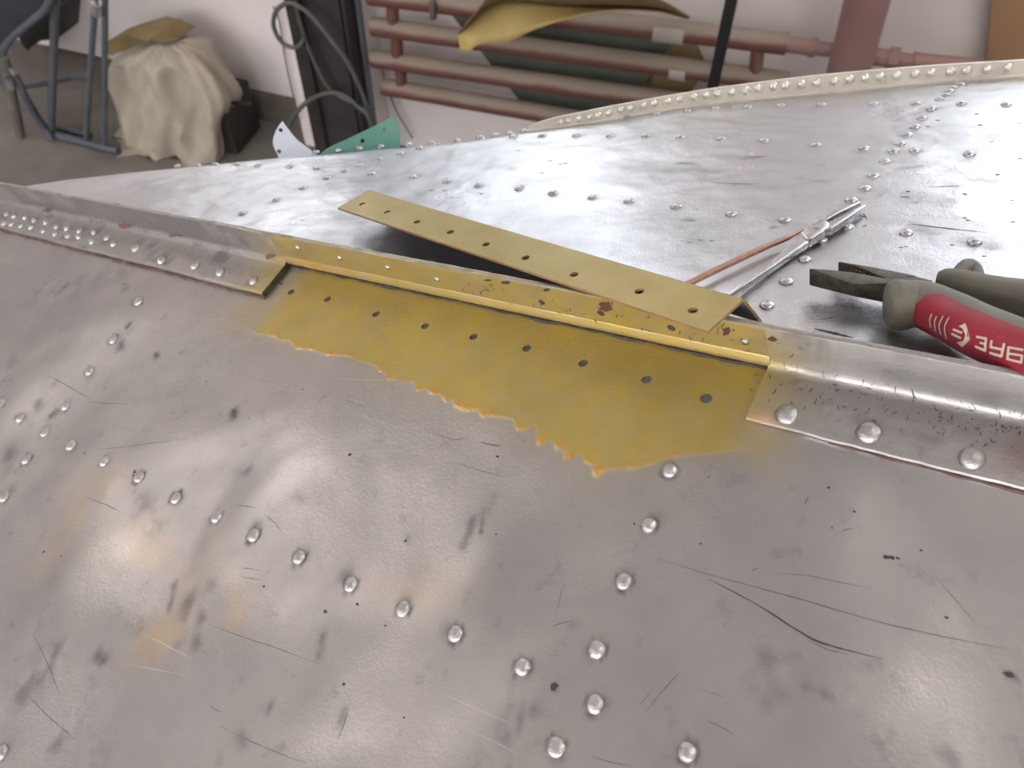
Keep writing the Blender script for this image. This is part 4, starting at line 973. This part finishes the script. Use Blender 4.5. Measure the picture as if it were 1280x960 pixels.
# ---- tall pipe with side branch
a = wall_hit(1084, 0, .14); b = wall_hit(1061, 88, .14); dz = unit(a - b)
def on_axis(z): return b + dz * ((z - b[2]) / dz[2])
tp = empty('riser_pipe', on_axis(0)); tag(tp, 'thick pinkish vertical pipe standing at the wall beside the radiator', 'pipe')
tube('pipe', [on_axis(.0), on_axis(CEIL - .02)], .049, MT['pinkpipe'], tp, 24)
tube('branch', [wall_hit(1085, 70, .12), wall_hit(1112, 73, .12)], .020, MT['pinkpipe'], tp, 14)
tube('branch_nut', [wall_hit(1110, 72.5, .12), wall_hit(1122, 74, .12)], .026, MT['pinkpipe'], tp, 6)
tube('branch', [wall_hit(1120, 74, .12), wall_hit(1142, 77, .12)], .017, MT['pinkpipe'], tp, 14)
tube('branch', [wall_hit(1140, 76, .12), wall_hit(1250, 88, .12)], .020, MT['pinkpipe'], tp, 14)
# ---- sheet offcuts behind the pipes
def wplate(name, px, off, th, mat, label, cat, off2=None):
    p = [wall_hit(u, v, off) for u, v in px]; o = empty(name, W(wr(np.mean(p, 0)), off, min(q[2] for q in p))); tag(o, label, cat)
    plate('sheet', p, [], th, WN, mat, o); return o
wplate('sheet_offcut', [(556, 8), (842, 44), (832, 66), (790, 128), (740, 205), (712, 205)], .060, .004, MT['green'], 'dark green sheet metal offcut tucked behind the radiator pipes', 'sheet metal')
wplate('sheet_offcut', [(842, 46), (868, 48), (884, 84), (866, 112), (820, 175), (752, 190), (800, 114)], .045, .004, MT['tandull'], 'dull brown sheet offcut behind the pipes beside the black pole', 'sheet metal')
# curled tan sheet lying on the top pipe
lo_ = [(575, 62), (586, 64), (596, 57), (614, 54), (634, 53), (657, 42), (682, 32), (712, 23), (742, 16), (772, 13), (802, 13.5), (830, 16), (860, 24)]
hi_ = [(573, 43), (580, 33), (594, 20), (608, 9), (626, 2), (650, 2), (680, 5), (712, 8), (742, 9), (772, 9.5), (802, 10), (830, 12.5), (861, 22.5)]
up2 = [(612, -6), (618, -12), (626, -16), (634, -20), (644, -22), (660, -24), (684, -26), (714, -26), (744, -24), (774, -18), (804, -9), (832, 3), (862, 21.5)]
ts = empty('curled_sheet', wall_hit(700, 25, .2)); tag(ts, 'tan primed curled metal sheet lying across the top radiator pipe', 'sheet metal')
def ribbon(name, A1, A2, o1, o2, mat):
    v = []; f = []; c1_, c2_ = catmull([np.array(p, float) for p in A1], 3), catmull([np.array(p, float) for p in A2], 3); nu = 6
    for i, (a, b) in enumerate(zip(c1_, c2_)):
        x = i / (len(c1_) - 1)
        for k in range(nu):
            q = k / (nu - 1); p = a + (b - a) * q; v.append(wall_hit(p[0], p[1], (o1 + (o2 - o1) * q) - .12 * x))
    for i in range(len(c1_) - 1):
        for k in range(nu - 1): a = i * nu + k; f.append((a, a + 1, a + nu + 1, a + nu))
    o = mesh_obj(name, v, f, mat, ts, True); md = o.modifiers.new('thick', 'SOLIDIFY'); md.thickness = .003; md.offset = 0
ribbon('sheet', lo_, hi_, .31, .27, MT['tan'])
ribbon('shaded_flap', hi_, up2, .27, .42, MT['tandull'])  # duller tan paints the shade inside the curl
# ---- black pole
a = wall_hit(917, -12, .42); b = wall_hit(889, 118, .42)
dz = unit(a - b); pole_b = b - dz * (b[2] / dz[2]); pole = empty('black_pole', pole_b); tag(pole, 'slim black square pole standing in front of the radiator pipes', 'pole')
up_ = dz; sx = unit(np.cross(dz, WN)); box('shaft', pole_b + dz * .75, (.024, .024, 1.5), MT['black'], pole, sx, np.cross(dz, sx), dz, .002)
box('foot', np.array([pole_b[0], pole_b[1], .006]), (.12, .12, .012), MT['black'], pole, WD, WN, EZ, .002)
# ---- brown board on the right
bpx = [wall_hit(u, v, .05) for u, v in ((1248, -90), (1222, 190), (1420, 215), (1460, -90))]
bd = empty('wall_board', bpx[1]); tag(bd, 'flat brown board leaning on the wall at the right edge', 'board')
plate('panel', bpx, [], .03, WN, MT['board'], bd)
# ---- pillar with dark post, hoses
r0, r1 = wr(wall_hit(346, 20, .10)), wr(wall_hit(452, 20, .10))
slab('trim_1', W((r0 + r1) / 2, .05, CEIL / 2), (r1 - r0, .10, CEIL), MT['plaster'])
q0, q1 = wr(wall_hit(360, 20, .17)), wr(wall_hit(434, 20, .17))
post = empty('post', W((q0 + q1) / 2, .14, 0)); tag(post, 'dark brown steel post in front of the white pillar behind coiled hoses', 'post')
box('web', W((q0 + q1) / 2, .135, 1.5), (q1 - q0 - .05, .05, 3.0), MT['post'], post, WD, WN, EZ)
box('flange', W(q0 + .022, .14, 1.5), (.044, .072, 3.0), MT['post'], post, WD, WN, EZ, .003)
box('flange', W(q1 - .006, .14, 1.5), (.012, .072, 3.0), MT['post'], post, WD, WN, EZ, .003)
MT['pillarshade'] = simple('blue_grey_shade', srgb(112, 116, 124), .7, 0, .2, 6)
box('side_shade', W((q1 + r1) / 2 + .004, .112, 1.5), (r1 - q1 + .004, .022, 3.0), MT['pillarshade'], post, WD, WN, EZ, .002)  # added strip; its blue grey paints the shaded side of the pillar
def h48(pts, off): return catmull([wall_hit(320 + x / 4.8, y / 4.8, off) for x, y in pts], 6)
tag(tube('rubber_hose', h48([(236, -20), (250, 80), (275, 170), (320, 300), (395, 465), (470, 560), (590, 620), (640, 650), (705, 655)], .19), .0056, MT['hose'], None, 8), 'thin dark hose hanging straight down the post into the lower loop', 'hose')
tag(tube('rubber_hose', h48([(290, 225), (270, 265), (230, 285), (165, 262), (120, 200), (104, 130), (125, 60), (190, 18), (270, 45), (350, 115), (450, 240), (550, 375), (630, 540), (670, 650), (715, 750), (760, 840)], .21), .0064, MT['hose'], None, 8), 'dark hose with a round loop at the top of the post', 'hose')
tag(tube('rubber_hose', h48([(150, 900), (195, 760), (235, 685), (310, 610), (400, 566), (480, 558), (550, 585), (610, 640), (670, 690), (700, 790)], .23), .0068, MT['hose'], None, 8), 'dark hose arching low in front of the post foot', 'hose')
tag(tube('thin_cord', h48([(105, 40), (140, 130), (160, 260), (190, 430), (240, 640), (262, 740)], .112), .0024, MT['cord'], None, 6), 'thin brown cord hanging on the white pillar edge', 'cord')
tag(tube('thin_cord', h48([(735, 340), (770, 470), (800, 560), (850, 680), (940, 830)], .03), .0024, MT['hose'], None, 6), 'thin dark cord running down the wall under the pipes', 'cord')
# ---- cloth covered machine
fo_ = (floor_pt(215, 208) - WA) @ WN; oc = fo_ - .13
base_pt = W(wr(wall_hit(222, 200, oc)), oc, 0)
lv = [((176, 215), (290, 203)), ((172, 195), (289, 188)), ((164, 165), (288, 168)), ((158, 130), (286, 146)), ((152, 100), (291, 124)), ((148, 80), (276, 98)), ((150, 66), (257, 74)), ((162, 56), (240, 62)), ((186, 50), (222, 54))]
LF = catmull([wall_hit(*a, oc) for a, b in lv], 5); RT_ = catmull([wall_hit(*b, oc) for a, b in lv], 5)
sk = empty('covered_machine', base_pt); tag(sk, 'small machine hidden under a beige canvas cover by the wall', 'covered machine')
v = []; f = []; na = 96; nl = len(LF)
for i in range(nl):
    x = i / (nl - 1); c = (LF[i] + RT_[i]) / 2; hwid = np.linalg.norm(RT_[i] - LF[i]) / 2; ax = unit(RT_[i] - LF[i]); dep = .13 * (1 - .35 * x) * (1 if x < .8 else (1.0 - .6 * (x - .8) / .2))
    for k in range(na):
        a = 2 * math.pi * k / na; ca, sa = math.cos(a), math.sin(a); kk = (abs(ca) ** 3 + abs(sa) ** 3) ** (-1 / 3)
        def ridge(t_): return 1 - abs(math.sin(t_)) * 2
        fold = 1.5 * (1 - .5 * x) * (.013 * ridge(3.0 * a + 2.6 * x + .4) + .010 * ridge(5.5 * a - 3.5 * x + 1.0) + .006 * ridge(9 * a + 6 * x) + .030 * (float(fbm(np.array([a * 2.2 + x * 2.5]), np.array([x * 3.0]), 71, 3)[0]) - .5))
        p = c + ax * (hwid + fold * .5) * ca * kk - WN * 0 + WN * (dep + fold) * sa * kk
        p[2] = max(p[2], .002) if i else .002
        v.append(p)
for i in range(nl - 1):
    for k in range(na): a = i * na + k; b = i * na + (k + 1) % na; f.append((a, b, b + na, a + na))
f.append(tuple(range((nl - 1) * na, nl * na)))
cl = mesh_obj('canvas_cover', v, f, MT['sack'], sk, True, 70)
bx_ = W(wr(wall_hit(294, 160, oc - .05)), oc - .06, .10); box('machine_body', bx_, (.07, .16, .18), MT['post'], sk, WD, WN, EZ, .006)
tube('carry_rod', [wall_hit(280, 128, oc - .02), wall_hit(315, 130, oc - .02)], .006, MT['black'], sk, 8)
cb = empty('cardboard_scrap', wall_hit(170, 48, oc)); tag(cb, 'crumpled mustard cardboard on top of the beige canvas cover', 'cardboard')
cpx = [(129, 61), (135, 51), (157, 43.5), (183, 36.6), (200, 40), (222, 50), (208, 54), (184, 52), (160, 60), (138, 70)]
v = [wall_hit(u, v_, oc + .02 + .05 * ((k * 37) % 5 - 2) / 5) for k, (u, v_) in enumerate(cpx)]
prism('cardboard', v, [p - WN * .10 - EZ * .012 for p in v], MT['tanboard'], cb, .002)
# ---- tube stand on the left
A_, B_ = floor_pt(60, 170), floor_pt(160, 196); fdv = unit(B_ - A_); fnv = np.array([fdv[1], -fdv[0], 0])
def fp(u, v, off=0.0): return hit(u, v, A_ + EZ * .014 + fnv * off, fnv)
st = empty('tube_stand', (A_ + B_) / 2); tag(st, 'blue grey steel tube stand on the floor left of the covered machine', 'stand')
tube('foot_bar', [A_ + EZ * .014, B_ - fdv * .03 + EZ * .014], .0135, MT['tubing'], st, 12)
tube('foot_bar', [floor_pt(70, 161) + EZ * .012, floor_pt(114, 173) + EZ * .012], .011, MT['tubing'], st, 12)
for (u0, v0, u1, v1, r_) in ((64, 168, 70, -30, .0115), (107, 180, 121, -30, .0085), (131, 186, 131, -30, .0085)): tube('upright', [fp(u0, v0), fp(u1, v1)], r_, MT['tubing'], st, 12)
tube('cross_bar', [fp(32, 108, -.05), fp(112, 93, -.05)], .009, MT['tubing'], st, 10)
tube('clamp', [fp(121, 4, .02), fp(121, 18, .02)], .013, MT['chrome'], st, 10)
# ---- folded chair at the left edge
chr_ = empty('folding_chair', floor_pt(20, 172)); tag(chr_, 'dark navy folding chair with tubular legs at the left edge', 'chair')
def lp(u, v, off=.05): return fp(u, v, off)
bk = [lp(u, v, .04) for u, v in ((-60, -60), (70, -60), (62, 2), (40, 26), (16, 46), (2, 66), (-6, 110), (-60, 120))]
prism('backrest', bk, [p - fnv * .03 for p in bk], MT['navy'], chr_, .004)
tube('rim', catmull([lp(u, v, .05) for u, v in ((70, -60), (62, 2), (40, 26), (16, 46), (4, 64), (0, 90), (12, 120), (22, 140))], 4), .010, MT['tubing'], chr_, 10)
tube('leg', catmull([lp(18, 92), lp(32, 122), fp(50, 152, .02), np.array([*fp(64, 172, .02)[:2], .012])], 4), .012, MT['tubing'], chr_, 10)
q = floor_pt(27, 172); tube('leg', [lp(4, 70, .06), q + EZ * .01], .016, MT['dusty'], chr_, 10)['label'] = 'dusty brown leg'
tube('fitting', [lp(13, 84, .075), lp(18, 92, .075)], .010, MT['chrome'], chr_, 10); tube('fitting', [lp(10, 98, .075), lp(15, 110, .075)], .012, MT['chrome'], chr_, 10)
bb_ = [fp(u, v, -.22) for u, v in ((22, 44), (62, 4), (72, 12), (70, 50), (40, 52), (34, 64), (27, 58))]
bin_ = empty('black_case', bb_[4]); tag(bin_, 'angular black case between the navy chair and the tube stand', 'case')
prism('shell', bb_, [p - fnv * .12 for p in bb_], MT['black'], bin_, .004)
# ---- trestles carrying the hull
def trestle(name, c, label):
    o = empty(name, np.array([c[0], c[1], 0])); tag(o, label, 'trestle', 'trestles under the hull')
    ax = unit(FE * np.array([1, 1, 0])); ay = np.array([-ax[1], ax[0], 0])
    box('beam', np.array([c[0], c[1], ZB - .05]), (.9, .08, .1), MT['wood'], o, ax, ay, EZ, .004)
    for i in (-1, 1):
        for j in (-1, 1):
            tp_ = np.array([c[0], c[1], ZB - .07]) + ax * .36 * i; bt = np.array([c[0], c[1], 0]) + ax * .42 * i + ay * .22 * j
            d = unit(tp_ - bt); sx = unit(np.cross(d, ax)); box('leg', (tp_ + bt) / 2, (.05, .05, np.linalg.norm(tp_ - bt) - .02), MT['wood'], o, sx, np.cross(d, sx), d)
c1 = K(-.55, .06, 0); c2 = K(.38, .06, 0)
trestle('trestle', c1, 'wooden trestle under the bow end of the hull'); trestle('trestle', c2, 'wooden trestle under the wide end of the hull')
